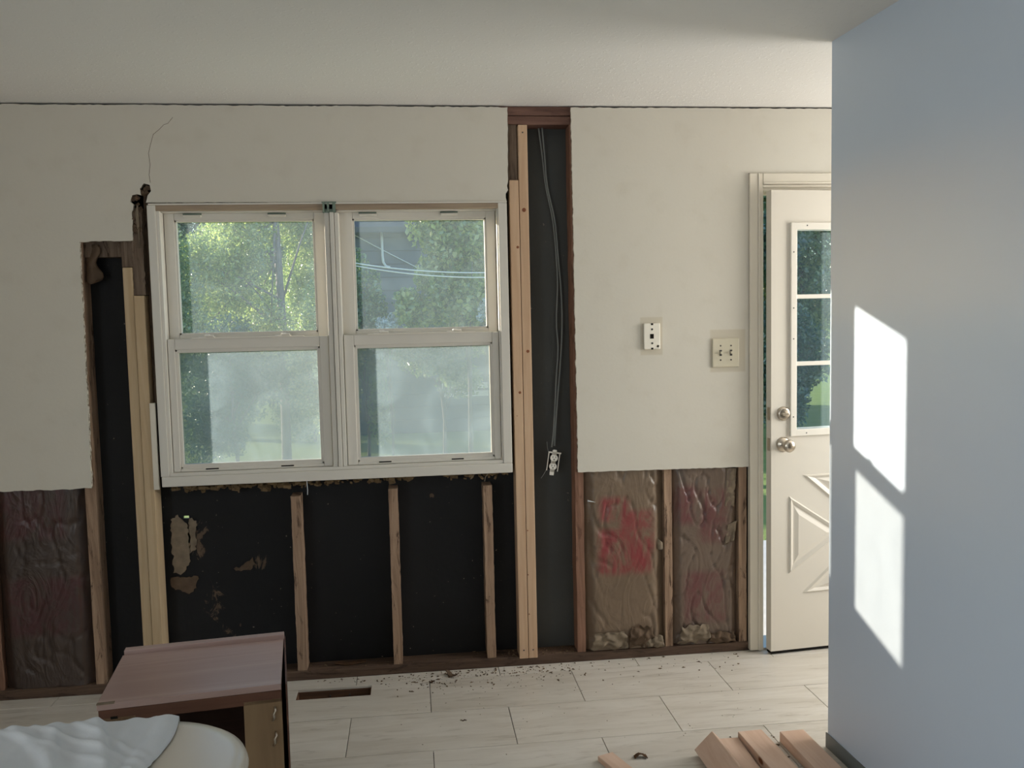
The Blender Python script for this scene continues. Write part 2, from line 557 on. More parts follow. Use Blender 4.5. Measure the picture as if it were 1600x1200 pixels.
for ri, (y1, y0) in enumerate(rows):
    ph = 0.036 if ri % 2 == 1 else 0.3366
    x = ph - LEN * math.ceil((ph - XL) / LEN)
    while x < XR:
        cut = (x < -1.5 and False)
        whole = (y1 - y0 > 0.3) and x >= XL and x + LEN <= XR and y0 >= YB
        if x > 1.52 and y1 < -1.6:
            x += LEN
            continue
        if whole and not (x < LX0 < x + LEN and y0 < LY0 < y1):
            if first is None:
                t_ = full.build('floor_tile', 'tile', floor)
                first = t_
            else:
                t_ = first.copy()
                col.objects.link(t_)
                t_.parent = floor
            t_.location = (x, y0, 0)
        else:
            a0, a1, b0, b1 = max(x, XL) + GAP / 2, min(x + LEN, XR) - GAP / 2, max(y0, YB) + GAP / 2, y1 - GAP / 2
            if a1 - a0 > 0.01 and b1 - b0 > 0.01:
                q = MB()
                if x < LX0 < x + LEN and y0 < LY0 < y1:
                    q.box(a0, LX0, b0, b1, -0.008, 0)
                    q.box(LX1, a1, b0, b1, -0.008, 0)
                    q.box(LX0, LX1, b0, LY0, -0.008, 0)
                    q.box(LX0, LX1, LY1, b1, -0.008, 0)
                else:
                    q.box(a0, a1, b0, b1, -0.008, 0, bev=0.0012)
                q.build('floor_tile', 'tile', floor, off=(a0, b0, 0))
        x += LEN
ce = MB().box(XL, XR, YB, 0.13, CEIL, CEIL + 0.12).build('ceiling', 'ceiling_texture')
tag(ce, 'pale textured ceiling', kind='structure')

# plaster skin of the window wall, two pieces with broken edges
A = outline([(XL, 2.394), (XL, 0.868), (-1.305, 0.866), (-1.296, 1.858), (-1.093, 1.860), (-1.091, 1.90), (-1.084, 1.985), (-1.094, 2.015),
             (-1.086, 2.040), (-1.066, 2.044), (-1.052, 2.040), (-1.054, 2.066), (-1.038, 2.086), (-1.016, 2.080), (-1.012, 2.056), (-1.026, 2.038), (-1.034, 2.010),
             (0.418, 2.004), (0.425, 2.085), (0.430, 2.392)],
            [0, .004, .003, .004, .008, .010, .012, .010, .008, .006, .006, .006, .006, .005, .005, .004, .001, .010, .002, .004], 0.014, 1)
wall = MB()
wall.prism(A, 1, 0.0, 0.016, 0, 1)
B = outline([(0.697, 2.392), (0.703, 0.846), (1.4705, 0.838), (1.4705, 2.118), (2.45, 2.118), (2.45, 0.0), (XR, 0.0), (XR, 2.394)],
            [.003, .002, 0, 0, 0, 0, 0, .003], 0.014, 9)
wall.prism(B, 1, 0.0, 0.016, 0, 1)
wall_front = wall.build('wall_front', ['plaster', 'gypsum'])
tag(wall_front, 'cream painted plaster wall cut open round the window', kind='structure')
ck = MB()
cp = [(-1.013, 2.088), (-1.016, 2.12), (-1.010, 2.16), (-1.014, 2.205), (-1.004, 2.24), (-0.992, 2.278), (-0.97, 2.296), (-0.95, 2.316), (-0.934, 2.321), (-0.914, 2.345)]
ck.tube([(x, 0.0004, z) for x, z in cp], 0.0009, 5)
ck.build('plaster_crack', 'chip_brown', wall_front)
ck = MB()
ck.tube([(x, 0.0004, z) for x, z in [(-1.098, 2.012), (-1.101, 2.04), (-1.092, 2.062), (-1.078, 2.075)]], 0.0004, 5)
ck.build('plaster_crack', 'chip_brown', wall_front)
# crumbling plaster core in the broken corner
cr = MB()
for i in range(26):
    x, z = random.choice([(-1.036, 2.062), (-1.078, 2.022), (-1.074, 1.99), (-1.08, 1.94), (-1.074, 1.90)])
    x += random.uniform(-.012, .012); z += random.uniform(-.018, .018); s_ = random.uniform(.006, .013)
    mt = Matrix.Translation((x, .012, z)) @ Matrix.Rotation(random.uniform(0, 3), 4, Vector((random.random(), random.random(), 1)).normalized())
    cr.box(-s_, s_, -.005, .005, -s_ * .7, s_ * .7, mat=mt)
tag(cr.build('plaster_rubble', 'kraft_scrap', wall_front), kind='stuff')

# black sheathing behind the framing, with the window and door openings and one knocked-through hole
SY0, SY1 = 0.106, 0.120
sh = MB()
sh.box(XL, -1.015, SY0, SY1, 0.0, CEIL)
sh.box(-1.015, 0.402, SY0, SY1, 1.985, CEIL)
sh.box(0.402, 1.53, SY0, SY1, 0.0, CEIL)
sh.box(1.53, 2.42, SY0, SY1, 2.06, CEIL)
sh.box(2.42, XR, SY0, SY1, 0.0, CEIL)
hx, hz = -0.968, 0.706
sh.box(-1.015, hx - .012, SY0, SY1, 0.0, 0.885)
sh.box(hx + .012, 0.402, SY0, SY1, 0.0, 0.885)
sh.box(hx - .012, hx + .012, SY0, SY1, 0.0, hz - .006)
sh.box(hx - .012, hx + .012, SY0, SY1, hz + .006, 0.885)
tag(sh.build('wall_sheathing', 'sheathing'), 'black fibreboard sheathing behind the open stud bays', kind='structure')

# partition on the right, turned a hair off square
pq = thing('wall_right', (1.403, -0.88, 0), 'pale partition wall with sun patches, blue cast of sky light painted in', kind='structure', rz=math.radians(2.0))
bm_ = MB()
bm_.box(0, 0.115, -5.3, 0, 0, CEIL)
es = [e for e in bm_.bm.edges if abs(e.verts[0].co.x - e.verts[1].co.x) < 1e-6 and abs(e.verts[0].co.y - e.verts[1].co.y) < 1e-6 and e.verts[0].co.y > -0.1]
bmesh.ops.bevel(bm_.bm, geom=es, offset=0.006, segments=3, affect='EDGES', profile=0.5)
bm_.build('partition_board', 'partition_sky_tint', pq)
bb = MB().box(-0.004, 0.0, -5.3, 0.004, 0.0, 0.052).build('baseboard_right', 'trim_grey' if 'trim_grey' in M else 'cable_sheath', None)
bb.location = pq.location
bb.rotation_euler = pq.rotation_euler
tag(bb, 'thin grey base strip along the partition', kind='structure')

# unseen sides that close the room
tag(MB().box(XL - .1, XL, -4.25, 0.12, 0, CEIL).box(XL - .1, XL, YB, -5.55, 0, CEIL).box(XL - .1, XL, -5.55, -4.25, 0, .85).box(XL - .1, XL, -5.55, -4.25, 2.05, CEIL).build('wall_left', 'room_paint'), 'left wall of the room', kind='structure')
tag(MB().box(XL, XR, YB - .1, YB, 0, CEIL).build('wall_back', 'room_paint'), 'wall behind the viewpoint', kind='structure')
we = MB()
we.box(XR, XR + .1, YB, -1.2, 0, CEIL).box(XR, XR + .1, -0.3, 0.12, 0, CEIL).box(XR, XR + .1, -1.2, -0.3, 0, 0.85).box(XR, XR + .1, -1.2, -0.3, 2.05, CEIL)
tag(we.build('wall_passage', 'passage_paint'), 'wall at the end of the passage', kind='structure')
def plain_window(name, label, horiz, c0, c1, z0, z1, at):  # added unseen windows that frame the two invented lamps
    w = thing(name, ((c0 + c1) / 2, at, z0) if horiz else (at, (c0 + c1) / 2, z0), label, kind='structure')
    h = (c1 - c0) / 2
    t = .05
    def b_(nm, a0, a1, q0, q1, mt, th=.03):
        bx(nm, mt, w, a0, a1, -th, th, q0, q1) if horiz else bx(nm, mt, w, -th, th, a0, a1, q0, q1)
    b_('stile', -h, -h + t, 0, z1 - z0, 'white_vinyl'); b_('stile', h - t, h, 0, z1 - z0, 'white_vinyl')
    b_('rail', -h + t, h - t, 0, t, 'white_vinyl'); b_('rail', -h + t, h - t, z1 - z0 - t, z1 - z0, 'white_vinyl')
    b_('pane', -h + t, h - t, t, z1 - z0 - t, 'glass_upper', .003)
plain_window('added_window_3', 'added unseen window behind the passage key light', False, -1.2, -0.3, 0.85, 2.05, XR + .06)
plain_window('added_window_4', 'added unseen window behind the left fill light', False, -5.55, -4.25, 0.85, 2.05, XL - .06)

# ------------------------------------------------------------------ window on the wall: shared frame and two double-hung units
FX0, FX1, FZ0, FZ1 = -1.031, 0.417, 0.859, 2.006
fr = thing('trim_1', ((FX0 + FX1) / 2, 0, FZ0), 'greyish white double window frame with sill', kind='structure')
fo = fr.location
YE = 0.124
def fpart(name, mat, *a, bev=0.0):
    return bx(name, mat, fr, *a, bev=bev, off=tuple(fo)) 
def reloc(o):
    o.location = Vector(o.location) - fo if o.parent is fr else o.location
    return o
class Sub:
    pass
def child(parent, name, mats, mb):
    """mesh given in world coordinates, put under an unrotated parent (whose own parents are unrotated too)"""
    w = Vector(parent.location)
    if parent.parent is not None:
        w = w + Vector(parent.parent.location)
    o = mb.build(name, mats, parent, off=w, shift=False)
    return o
# head, jambs, sill, mullion
child(fr, 'head_casing', 'head_wood', MB().box(FX0 + .012, FX1 - .004, -0.004, 0.02, 1.977, 1.999, bev=.002))
child(fr, 'head_bead', 'white_vinyl', MB().box(FX0 + .006, FX1, -0.008, 0.004, 1.999, FZ1, bev=.0015))
child(fr, 'head_jamb', 'white_vinyl', MB().box(FX0 + .012, FX1, 0.02, YE, 1.972, 2.0))
child(fr, 'side_casing', 'white_vinyl', MB().box(FX0, -0.998, -0.006, YE, 0.90, 1.999, bev=.002))
child(fr, 'side_casing', 'white_vinyl', MB().box(0.380, FX1, -0.006, YE, 0.90, 1.999, bev=.002))
child(fr, 'jamb_liner', 'white_vinyl', MB().box(-0.998, -0.985, 0.0, YE, 0.913, 1.977, bev=.0015))
child(fr, 'jamb_liner', 'white_vinyl', MB().box(0.374, 0.380, 0.0, YE, 0.913, 1.977, bev=.0015))
child(fr, 'sill', 'white_vinyl', MB().box(FX0 + .004, FX1, -0.012, YE, FZ0, 0.900, bev=.003))
child(fr, 'sill_step', 'white_vinyl', MB().box(-.997, .379, -0.003, YE, 0.900, 0.914, bev=.002))
child(fr, 'mullion', 'white_vinyl', MB().box(-0.336, -0.316, -0.002, .106, 0.914, 1.966, bev=.002).box(-0.314, -0.297, -0.008, .106, 0.914, 1.966, bev=.002).box(-0.295, -0.279, -0.002, .106, 0.914, 1.966, bev=.002).box(-0.34, -0.275, .05, .108, 0.914, 1.975))
child(fr, 'mullion_cap', 'green_vinyl', MB().box(-0.340, -0.332, -0.011, 0.01, 1.966, 2.003).box(-0.322, -0.314, -0.011, 0.01, 1.966, 2.003).box(-0.300, -0.288, -0.011, 0.01, 1.966, 2.003).box(-0.340, -0.288, -0.004, 0.01, 1.964, 2.003).box(-0.343, -0.285, -0.012, .008, 2.003, 2.008))

def unit(name, label, x0, x1, gx0, gx1, gux0, gux1):
    w = thing(name, ((x0 + x1) / 2, 0.03, 0.914), label, kind='structure')
    def frame(mb, a0, a1, b0, b1, y0, y1, q0, q1, r0, r1):
        # four mitred-looking members round the glass, with an inner bead
        mb.box(a0, q0, y0, y1, b0, b1, bev=.0025).box(q1, a1, y0, y1, b0, b1, bev=.0025)
        mb.box(q0, q1, y0, y1, b0, r0, bev=.0025).box(q0, q1, y0, y1, r1, b1, bev=.0025)
        g = .007
        mb.box(q0, q0 + g, y0 + .004, y1 - .004, r0, r1).box(q1 - g, q1, y0 + .004, y1 - .004, r0, r1)
        mb.box(q0, q1, y0 + .004, y1 - .004, r0, r0 + g).box(q0, q1, y0 + .004, y1 - .004, r1 - g, r1)
        return mb
    # upper sash, outer track
    us = child(w, 'upper_sash', 'white_vinyl', frame(MB(), x0 + .002, x1 - .002, 1.455, 1.973, 0.052, 0.086, gux0 - .004, gux1 + .004, 1.478, 1.945))
    child(us, 'pane', 'glass_upper', MB().box(gux0 - .002, gux1 + .002, 0.068, 0.0705, 1.480, 1.943))
    for tx in (0.18, 0.70):
        c_ = x0 + (x1 - x0) * tx
        child(us, 'vent_stop', 'white_vinyl', MB().box(c_ - .036, c_ + .036, 0.034, 0.054, 1.956, 1.964, bev=.002))
        child(us, 'vent_recess', 'green_vinyl', MB().box(c_ - .038, c_ + .036, 0.0505, 0.0515, 1.9645, 1.9725))
    # lower sash, inner track
    ls = child(w, 'lower_sash', 'white_vinyl', frame(MB(), x0 + .002, x1 - .002, 0.915, 1.462, 0.012, 0.046, gx0 - .012, gx1 + .012, 0.928, 1.418))
    child(ls, 'glazing_bead', 'white_vinyl', MB().box(gx0 - .012, gx0, .018, .042, .930, 1.416).box(gx1, gx1 + .012, .018, .042, .930, 1.416).box(gx0, gx1, .018, .042, .930, .945).box(gx0, gx1, .018, .042, 1.405, 1.416))
    child(ls, 'pane', 'glass_lower', MB().box(gx0 - .002, gx1 + .002, 0.030, 0.0325, .943, 1.407))
    child(ls, 'lift_lip', 'white_metal', MB().box(x0 + .10, x1 - .10, 0.004, 0.02, 1.461, 1.465, bev=.001))
    for tx in (0.24, 0.71):
        c_ = x0 + (x1 - x0) * tx
        child(ls, 'sash_lock', 'white_metal', MB().box(c_ - .032, c_ + .032, .016, .040, 1.464, 1.469, bev=.002).lathe([(.012, 0), (.012, .006), (.008, .010)], (c_ + .004, .028, 1.468), (0, 0, 1), 14).box(c_ - .006, c_ + .03, .010, .020, 1.469, 1.476, bev=.002))
        child(ls, 'tilt_slot', 'dark_slot', MB().box(c_ - .026, c_ + .026, .0105, .0125, .9215, .9265))
    return w
unit('window_1', 'left double-hung window, trunk of a tree behind it', -0.985, -0.337, -0.943, -0.387, -0.939, -0.387)
unit('window_2', 'right double-hung window, wires crossing behind it', -0.278, 0.374, -0.223, 0.332, -0.222, 0.329)
# a painted shim strip and crusted foam under the sill
tag(MB().box(-1.062, -1.040, -0.004, 0.010, 0.848, 1.205, bev=.002).build('window_shim', 'white_trim', off=(-1.05, 0, .848)), 'chipped white painted strip between new studs and window frame', 'shim')
fm = MB()
for i in range(260):
    x = random.uniform(-1.0, 0.40)
    if 0.0 < x < .12 or -0.35 < x < -0.2 and random.random() < .6:
        continue
    z = 0.859 - abs(random.gauss(0, .012)) - (0.008 if x < -0.3 else 0)
    s_ = random.uniform(.003, .010)
    mt = Matrix.Translation((x, random.uniform(.02, .07), z)) @ Matrix.Rotation(random.uniform(0, 3), 4, Vector((random.random(), random.random(), random.random() + .1)).normalized())
    fm.box(-s_ * 1.6, s_ * 1.6, -s_, s_, -s_ * .7, s_ * .7, mat=mt)
tag(fm.build('sill_foam', 'fiberglass'), 'crusty brown foam and fibre hanging under the window sill', 'foam', kind='stuff')
th = MB().tube([(-0.448, 0.0, .862), (-0.447, -.002, .84), (-0.446, 0.0, .82), (-0.447, -.003, .80)], .0016, 6)
tag(th.build('thread', 'wire_white', off=(-.447, 0, .86)), 'white thread dangling below the window sill', 'thread')
for i, (x, lab) in enumerate(((0.30, 'pale curled fibre strand under the right end of the sill'), (0.24, 'short pale fibre strand under the sill, beside the longer one'))):
    th = MB().tube([(x + .03, 0.01, .857), (x + .012, -.004, .858), (x, 0.0, .842), (x - .004, -.002, .824 + i * .012)], .0018, 5)
    tag(th.build('fibre_strand', 'torn_paper', off=(x, 0, .85)), lab, 'fibre')

# ------------------------------------------------------------------ framing lumber
SF, SD = 0.017, 0.105        # front and back of the studs
def board(name, mat, label, x0, x1, z0, z1, y0=SF, y1=SD, cat='stud', jag=0.0, group=None, bev=0.0025):
    mb = MB()
    if jag:
        n = 36
        def edge(s, k):
            return [(s + noise.noise(Vector((s * 9 + k, i * .8, k))) * jag, z0 + (z1 - z0) * i / n) for i in range(n + 1)]
        L, R = edge(x0, 3.1), edge(x1, 8.7)
        pts = L + [(p[0], p[1]) for p in R[::-1]]
        mb.prism(pts, 1, y0, y1)
    else:
        mb.box(x0, x1, y0, y1, z0, z1, bev=bev)
    o = mb.build(name, mat, off=((x0 + x1) / 2, (y0 + y1) / 2, z0))
    return tag(o, label, cat, group)
PZ = 0.040
board('bottom_plate', 'plate_wood', 'weathered brown bottom plate lying along the floor under the studs', XL, 1.470, 0.0, PZ, 0.008, SD, 'plate', bev=.003)
board('top_plate', 'header_wood', 'dark top plate above the tall slot right of the window', 0.36, 0.76, 2.362, 2.398, 0.012, SD, 'plate')
board('header_block', 'header_wood', 'reddish brown header block below the top plate', 0.36, 0.70, 2.325, 2.360, 0.017, SD, 'block')
board('old_cripple', 'old_dark_wood', 'stained old wood above the shorter new stud', 0.40, 0.468, 2.095, 2.325, 0.024, SD, 'block', jag=.002)
# three short studs under the window
for (x0, zt, lab) in ((-0.519, .792, 'short old stud nearest the brown cabinet, under the window'), (-0.113, .806, 'middle short old stud under the window'), (0.291, .802, 'short old stud under the right end of the window sill')):
    o = board('cripple_stud', 'old_stud', lab, x0, x0 + .0385, PZ, zt, jag=.0022, group='short studs under the window')
board('wall_stud', 'old_stud_red', 'full height old stud bordering the left edge of the right insulation', 0.692, 0.729, PZ, 2.325, jag=.002, group='old wall studs')
board('wall_stud', 'old_stud', 'old stud between the two insulation batts right of the window', 1.090, 1.124, PZ, 2.36, jag=.0018, group='old wall studs')
board('wall_stud', 'old_stud', 'old stud right beside the door casing', 1.430, 1.466, PZ, 2.36, jag=.0018, group='old wall studs')
board('wall_stud', 'old_stud', 'cracked old stud left of the black bay, behind the cabinet', -1.338, -1.299, PZ, 2.36, jag=.0022, group='old wall studs')
board('wall_stud', 'old_stud_red', 'old stud at the left edge of the picture', -1.735, -1.700, PZ, 2.36, jag=.002, group='old wall studs')
def new_stud(mat, label, x0, x1, z0, z1, y0=0.004, nails=(), dents=()):
    o = MB().box(x0, x1, y0, y0 + .089, z0, z1, bev=.003).build('new_stud', mat, off=((x0 + x1) / 2, y0, z0))
    tag(o, label, 'stud', 'new pine studs')
    for z in nails:
        q = MB().lathe([(.0035, 0), (.0035, .0012)], ((x0 + x1) / 2, y0 + .0004, z), (0, -1, 0), 10).build('nail_head', 'screw_steel', o, off=((x0 + x1) / 2, y0, z0), shift=False)
    for (dx, z, r) in dents:
        q = MB().lathe([(r, 0), (r * .9, .0006)], (x0 + dx, y0 + .0002, z), (0, -1, 0), 14).build('knot', 'knot_wood', o, off=((x0 + x1) / 2, y0, z0), shift=False)
plain('knot_wood', (138, 84, 56), 0.6, 0.3, var=0.3, scale=60)
new_stud('pine_new', 'shorter of the two new pine studs right of the window', 0.431, 0.470, PZ - .008, 2.094, nails=(.07,), dents=((.030, 1.815, .006), (.026, 1.20, .006), (.012, 1.10, .002)))
new_stud('pine_new', 'taller new pine stud right of the window, reaching the header', 0.472, 0.511, PZ - .008, 2.322, nails=(.07, 2.29), dents=((.019, 1.97, .009), (.023, 1.375, .007), (.006, .60, .003), (.004, .405, .003), (.005, .23, .003)))
new_stud('pine_pale', 'taller new pale stud on the left, beside the black bay', -1.140, -1.102, PZ, 1.754)
new_stud('pine_pale', 'shorter new pale stud on the left, next to the window frame', -1.101, -1.060, PZ, 1.641, y0=0.0)
board('header_end', 'old_dark_wood', 'split dark header end above the taller pale stud', -1.143, -1.102, 1.756, 1.90, 0.015, SD, 'header', jag=.001)
board('header_end', 'old_dark_wood', 'rotten header end above the shorter pale stud', -1.101, -1.056, 1.643, 1.99, 0.010, SD, 'header', jag=.005)
board('trimmer_stud', 'old_dark_wood', 'dark decayed trimmer showing through the broken plaster by the window', -1.056, -1.036, 1.20, 2.10, 0.05, SD, 'stud', jag=.003)
sp = MB().prism([(-1.078, 1.97), (-1.070, 2.0), (-1.066, 2.0), (-1.065, 1.92), (-1.068, 1.83), (-1.073, 1.90)], 1, .002, .008).build('splinter', 'torn_paper', off=(-1.07, 0, 1.9))
tag(sp, 'long wood splinter hanging beside the window top corner', 'splinter')
tag(MB().box(-1.298, -1.140, .05, SD, 1.80, 1.90).build('bay_blocking', 'old_dark_wood', off=(-1.22, .07, 1.8)), 'dark blocking at the top of the left black bay', 'block')
fp = MB().grid(8, 10, lambda u, v: (-1.296 + u * (.055 + .012 * math.sin(v * 9)), .045 + .012 * math.sin(u * 5 + v * 3), 1.85 - v * (.16 - .03 * abs(u - .4))))
o = fp.build('paper_flap', 'kraft_scrap', off=(-1.27, .05, 1.8))
o.modifiers.new('thick', 'SOLIDIFY').thickness = 0.0012
tag(o, 'torn brown paper flap at the top of the left bay', 'paper')
# torn flakes of sheathing paper left of the short studs
def flake(label, pts, y=0.098, mat='torn_paper', name='paper_flake', th=.003):
    P = outline(pts, [.009] * len(pts), .009, len(label))
    cx = sum(p[0] for p in P) / len(P); cz = sum(p[1] for p in P) / len(P)
    tag(MB().prism(P, 1, y, y + th).build(name, mat, off=(cx, y, cz)), label, 'paper')
flake('pale grey torn flake just right of the pale studs, highest one', [(-1.03, .70), (-1.0, .72), (-.965, .68), (-.95, .62), (-.965, .50), (-1.0, .46), (-1.03, .47)])
flake('narrow pale torn strip beside the knocked-through hole', [(-.955, .70), (-.925, .69), (-.93, .57), (-.96, .55)])
flake('tan torn flake under the grey ones, right of the pale studs', mat='kraft_scrap', pts=[(-1.04, .45), (-.93, .45), (-.94, .40), (-.97, .375), (-1.04, .41)])
flake('ragged tan scrap on the black board below the window', [(-.78, .475), (-.74, .49), (-.70, .52), (-.69, .49), (-.71, .465), (-.75, .462)], mat='kraft_scrap')

# ------------------------------------------------------------------ insulation
def batt(label, mat, x0, x1, z0, z1, seed, y=0.028, amp=0.012):
    cx = (x0 + x1) / 2
    t = thing('insulation_batt', (cx, y, z0), label, 'insulation', group='paper-faced insulation batts')
    w = x1 - x0
    def f(u, v):
        x = (u - .5) * w
        z = v * (z1 - z0)
        e = min(u, 1 - u)
        bulge = -.014 * (1 - (2 * u - 1) ** 4)
        a = noise.noise(Vector((x * 7 + seed, z * 4, seed))) * 1.0
        rg = max(0, 1 - abs(noise.noise(Vector((x * 11 + z * 4 + seed + .5 * a, z * 5 - x * 6, seed * 2)))) * 2)
        rg2 = max(0, 1 - abs(noise.noise(Vector((x * 26 - z * 7, z * 12 + seed + a, seed * 3)))) * 2)
        yy = bulge + amp * (a * .8 + rg ** 5 * .9 + rg2 ** 5 * .5 - .4)
        yy = max(yy, -.012)
        if e < .12:
            yy = yy * (e / .12) + .022 * (1 - e / .12)
        return (x, yy, z)
    o = MB().grid(56, 96, f).build('paper_facing', mat, t)
    bx('fibre_core', 'fiberglass', t, -w / 2, w / 2, .030, .07, 0, z1 - z0)
    return t
def scrap(parent, label, mat, nx, nz, fn):
    o = MB().grid(nx, nz, fn).build('torn_flap', mat, parent)
    o.modifiers.new('thick', 'SOLIDIFY').thickness = .0015
    tag(o, label)
    return o
b1 = batt('kraft-faced insulation batt with large faded red print, right of the window', 'kraft_a', .728, 1.090, PZ + .002, .86, 3.3)
b2 = batt('wrinkled kraft-faced insulation batt beside the door casing', 'kraft_b', 1.123, 1.432, PZ + .002, .86, 8.1, amp=.016)
b3 = batt('dark reddish insulation batt in the left bay behind the cabinet', 'kraft_c', -1.700, -1.338, PZ, .89, 14.7, amp=.008)
b4 = batt('sliver of dark insulation cut by the left picture edge', 'kraft_c', -2.05, -1.735, PZ, .89, 21.0)
def crumple(w, h, x, z, seed, out=.03):
    return lambda u, v: (x + (u - .5) * w * (1 - .2 * v) + .01 * noise.noise(Vector((v * 5, u * 3, seed))), -out * math.sin(v * 2.6) * .6 - .012 + .018 * noise.noise(Vector((u * 5 + seed, v * 4, seed))), z + v * h + .018 * noise.noise(Vector((u * 4, seed, v))))
scrap(b1, 'pale crumpled paper at the foot', 'torn_paper', 24, 14, crumple(.17, .075, -.075, .005, 2))
scrap(b1, 'brown crumpled paper at the foot', 'kraft_scrap', 20, 14, crumple(.12, .10, .07, .0, 5))
scrap(b1, None, 'torn_paper', 12, 10, crumple(.10, .05, .125, .0, 7))
scrap(b2, 'pale crumpled paper at the foot', 'torn_paper', 22, 14, crumple(.15, .085, -.055, .005, 9))
scrap(b2, None, 'kraft_scrap', 16, 10, crumple(.13, .05, .07, 0, 12))
scrap(b1, 'small white torn edge', 'wire_white', 5, 2, lambda u, v: (-.165 + u * .035, -.022 - .004 * u, .672 + .007 * v * (1 - u) - .004 * u))
scrap(b1, 'torn paper tab at the stud', 'torn_paper', 6, 8, lambda u, v: (.150 + u * .022, -.008 - .006 * math.sin(u * 3), .44 + v * .05 * (1 - .4 * u)))
scrap(b2, 'ragged yellowed paper strip', 'torn_paper', 10, 30, lambda u, v: (.088 + u * (.045 - .018 * abs(noise.noise(Vector((v * 9, 1, 1))))) + (.012 * v), -.010 + .008 * noise.noise(Vector((u * 3, v * 8, 2))), .62 + v * .17))
scrap(b2, 'torn pale paper tab', 'torn_paper', 8, 10, lambda u, v: (.085 + u * .045 + .014 * v, -.012 + .012 * noise.noise(Vector((u * 4, v * 4, 6))), .445 + v * .09 + .02 * u))

# ------------------------------------------------------------------ cables and loose outlet in the tall slot
def wire(name, label, pts, r, mat='cable_sheath'):
    # Catmull-Rom smoothing
    P = [Vector(p) for p in pts]
    out = []
    for i in range(len(P) - 1):
        p0, p1, p2, p3 = P[max(i - 1, 0)], P[i], P[i + 1], P[min(i + 2, len(P) - 1)]
        for s in range(6):
            t = s / 6
            out.append(0.5 * ((2 * p1) + (p2 - p0) * t + (2 * p0 - 5 * p1 + 4 * p2 - p3) * t * t + (3 * p1 - p0 - 3 * p2 + p3) * t ** 3))
    out.append(P[-1])
    tag(MB().tube(out, r, 7).build(name, mat, off=tuple(P[-1])), label, 'cable', 'cables hanging in the slot' if name == 'electric_cable' else None)
wire('electric_cable', 'grey cable hanging in the slot, the one swinging further right', [(.586, .08, 2.325), (.596, .085, 2.20), (.606, .09, 2.08), (.636, .09, 1.933), (.647, .09, 1.782), (.657, .09, 1.649), (.660, .088, 1.50), (.650, .085, 1.34), (.634, .08, 1.18), (.620, .07, 1.05), (.612, .065, .955)], .0036)
wire('electric_cable', 'grey cable hanging in the slot, left one', [(.572, .085, 2.325), (.588, .093, 2.20), (.600, .095, 2.08), (.628, .096, 1.933), (.640, .096, 1.782), (.644, .096, 1.66), (.636, .094, 1.50), (.640, .09, 1.38), (.630, .088, 1.26), (.622, .082, 1.15), (.610, .07, 1.02), (.600, .065, .950)], .0036)
ot = thing('wall_outlet', (.602, .040, .888), 'loose white duplex outlet dangling on its cables', 'outlet', rz=0)
ot.rotation_euler = (0, math.radians(9), 0)
bx('yoke', 'steel', ot, -.010, .010, .002, .004, -.052, .052, bev=.001)
bx('yoke_frame', 'white_metal', ot, -.026, -.022, .004, .006, -.040, .040)
bx('yoke_frame', 'white_metal', ot, .022, .026, .004, .006, -.040, .040)
bx('yoke_frame', 'white_metal', ot, -.026, .030, .004, .006, .038, .044)
bx('outlet_back', 'dark_slot', ot, -.021, .021, .004, .030, -.036, .036, bev=.003)
for s_ in (-1, 1):
    f_ = MB()
    pts = [(.016 * math.cos(a) , s_ * .0185 + max(-.0125, min(.0125, .016 * math.sin(a)))) for a in [2 * math.pi * i / 28 for i in range(28)]]
    f_.prism(pts, 1, -.006, .004)
    fc = f_.build('receptacle_face', 'outlet_plastic', ot)
    MB().box(-.0075, -.0052, -.0068, -.005, s_ * .0185, s_ * .0185 + .008).box(.0052, .0075, -.0068, -.005, s_ * .0185 + .001, s_ * .0185 + .008).lathe([(.0028, 0), (.0028, .0012)], (0, -.0056, s_ * .0185 - .006), (0, -1, 0), 10).build('slot', 'dark_slot', fc)
bx('strap_ear', 'outlet_plastic', ot, -.009, .009, 0, .004, -.058, -.044, bev=.001)
bx('strap_ear', 'outlet_plastic', ot, -.007, .007, 0, .004, .044, .054, bev=.001)
MB().lathe([(.003, 0), (.003, .002)], (0, -.002, 0), (0, -1, 0), 10).build('screw', 'steel', ot)
MB().tube([(-.022, .01, .03), (-.034, .006, .06), (-.040, .004, .085)], .0012, 5).build('bare_wire', 'cable_sheath', ot)
MB().tube([(-.022, .01, -.03), (-.034, .006, -.06), (-.044, .004, -.078)], .0012, 5).build('bare_wire', 'cable_sheath', ot)

# wall plates
pp = thing('phone_plate', (1.034, 0, 1.426), 'small white phone jack plate screwed to the plaster', 'wall plate')
pm = MB().box(-.036, .036, -.012, 0, -.056, .056, bev=.003).build('plate', 'phone_plastic', pp)
bx('jack_socket', 'dark_slot', pp, -.009, .007, -.0128, -.010, -.010, .010)
for z_ in (.030, -.030):
    MB().lathe([(.0045, 0), (.0045, .0015)], (0, -.0115, z_), (0, -1, 0), 14).build('screw', 'screw_steel', pp)
for z_ in (.0525, -.0525):
    bx('keyhole', 'dark_slot', pp, -.005, .005, -.0125, -.010, z_ - .0045, z_ + .0035)
MB().lathe([(.006, 0), (.006, .0006), (.0048, .0006), (.0048, .0002)], (.025, -.0118, -.043), (0, -1, 0), 16).build('maker_ring', 'switch_plastic', pp)
sw = thing('light_switch', (1.364, 0, 1.346), 'almond double light switch plate beside the door casing', 'light switch')
MB().box(-.061, .061, -.008, 0, -.063, .063, bev=.004).build('plate', 'switch_plastic', sw)
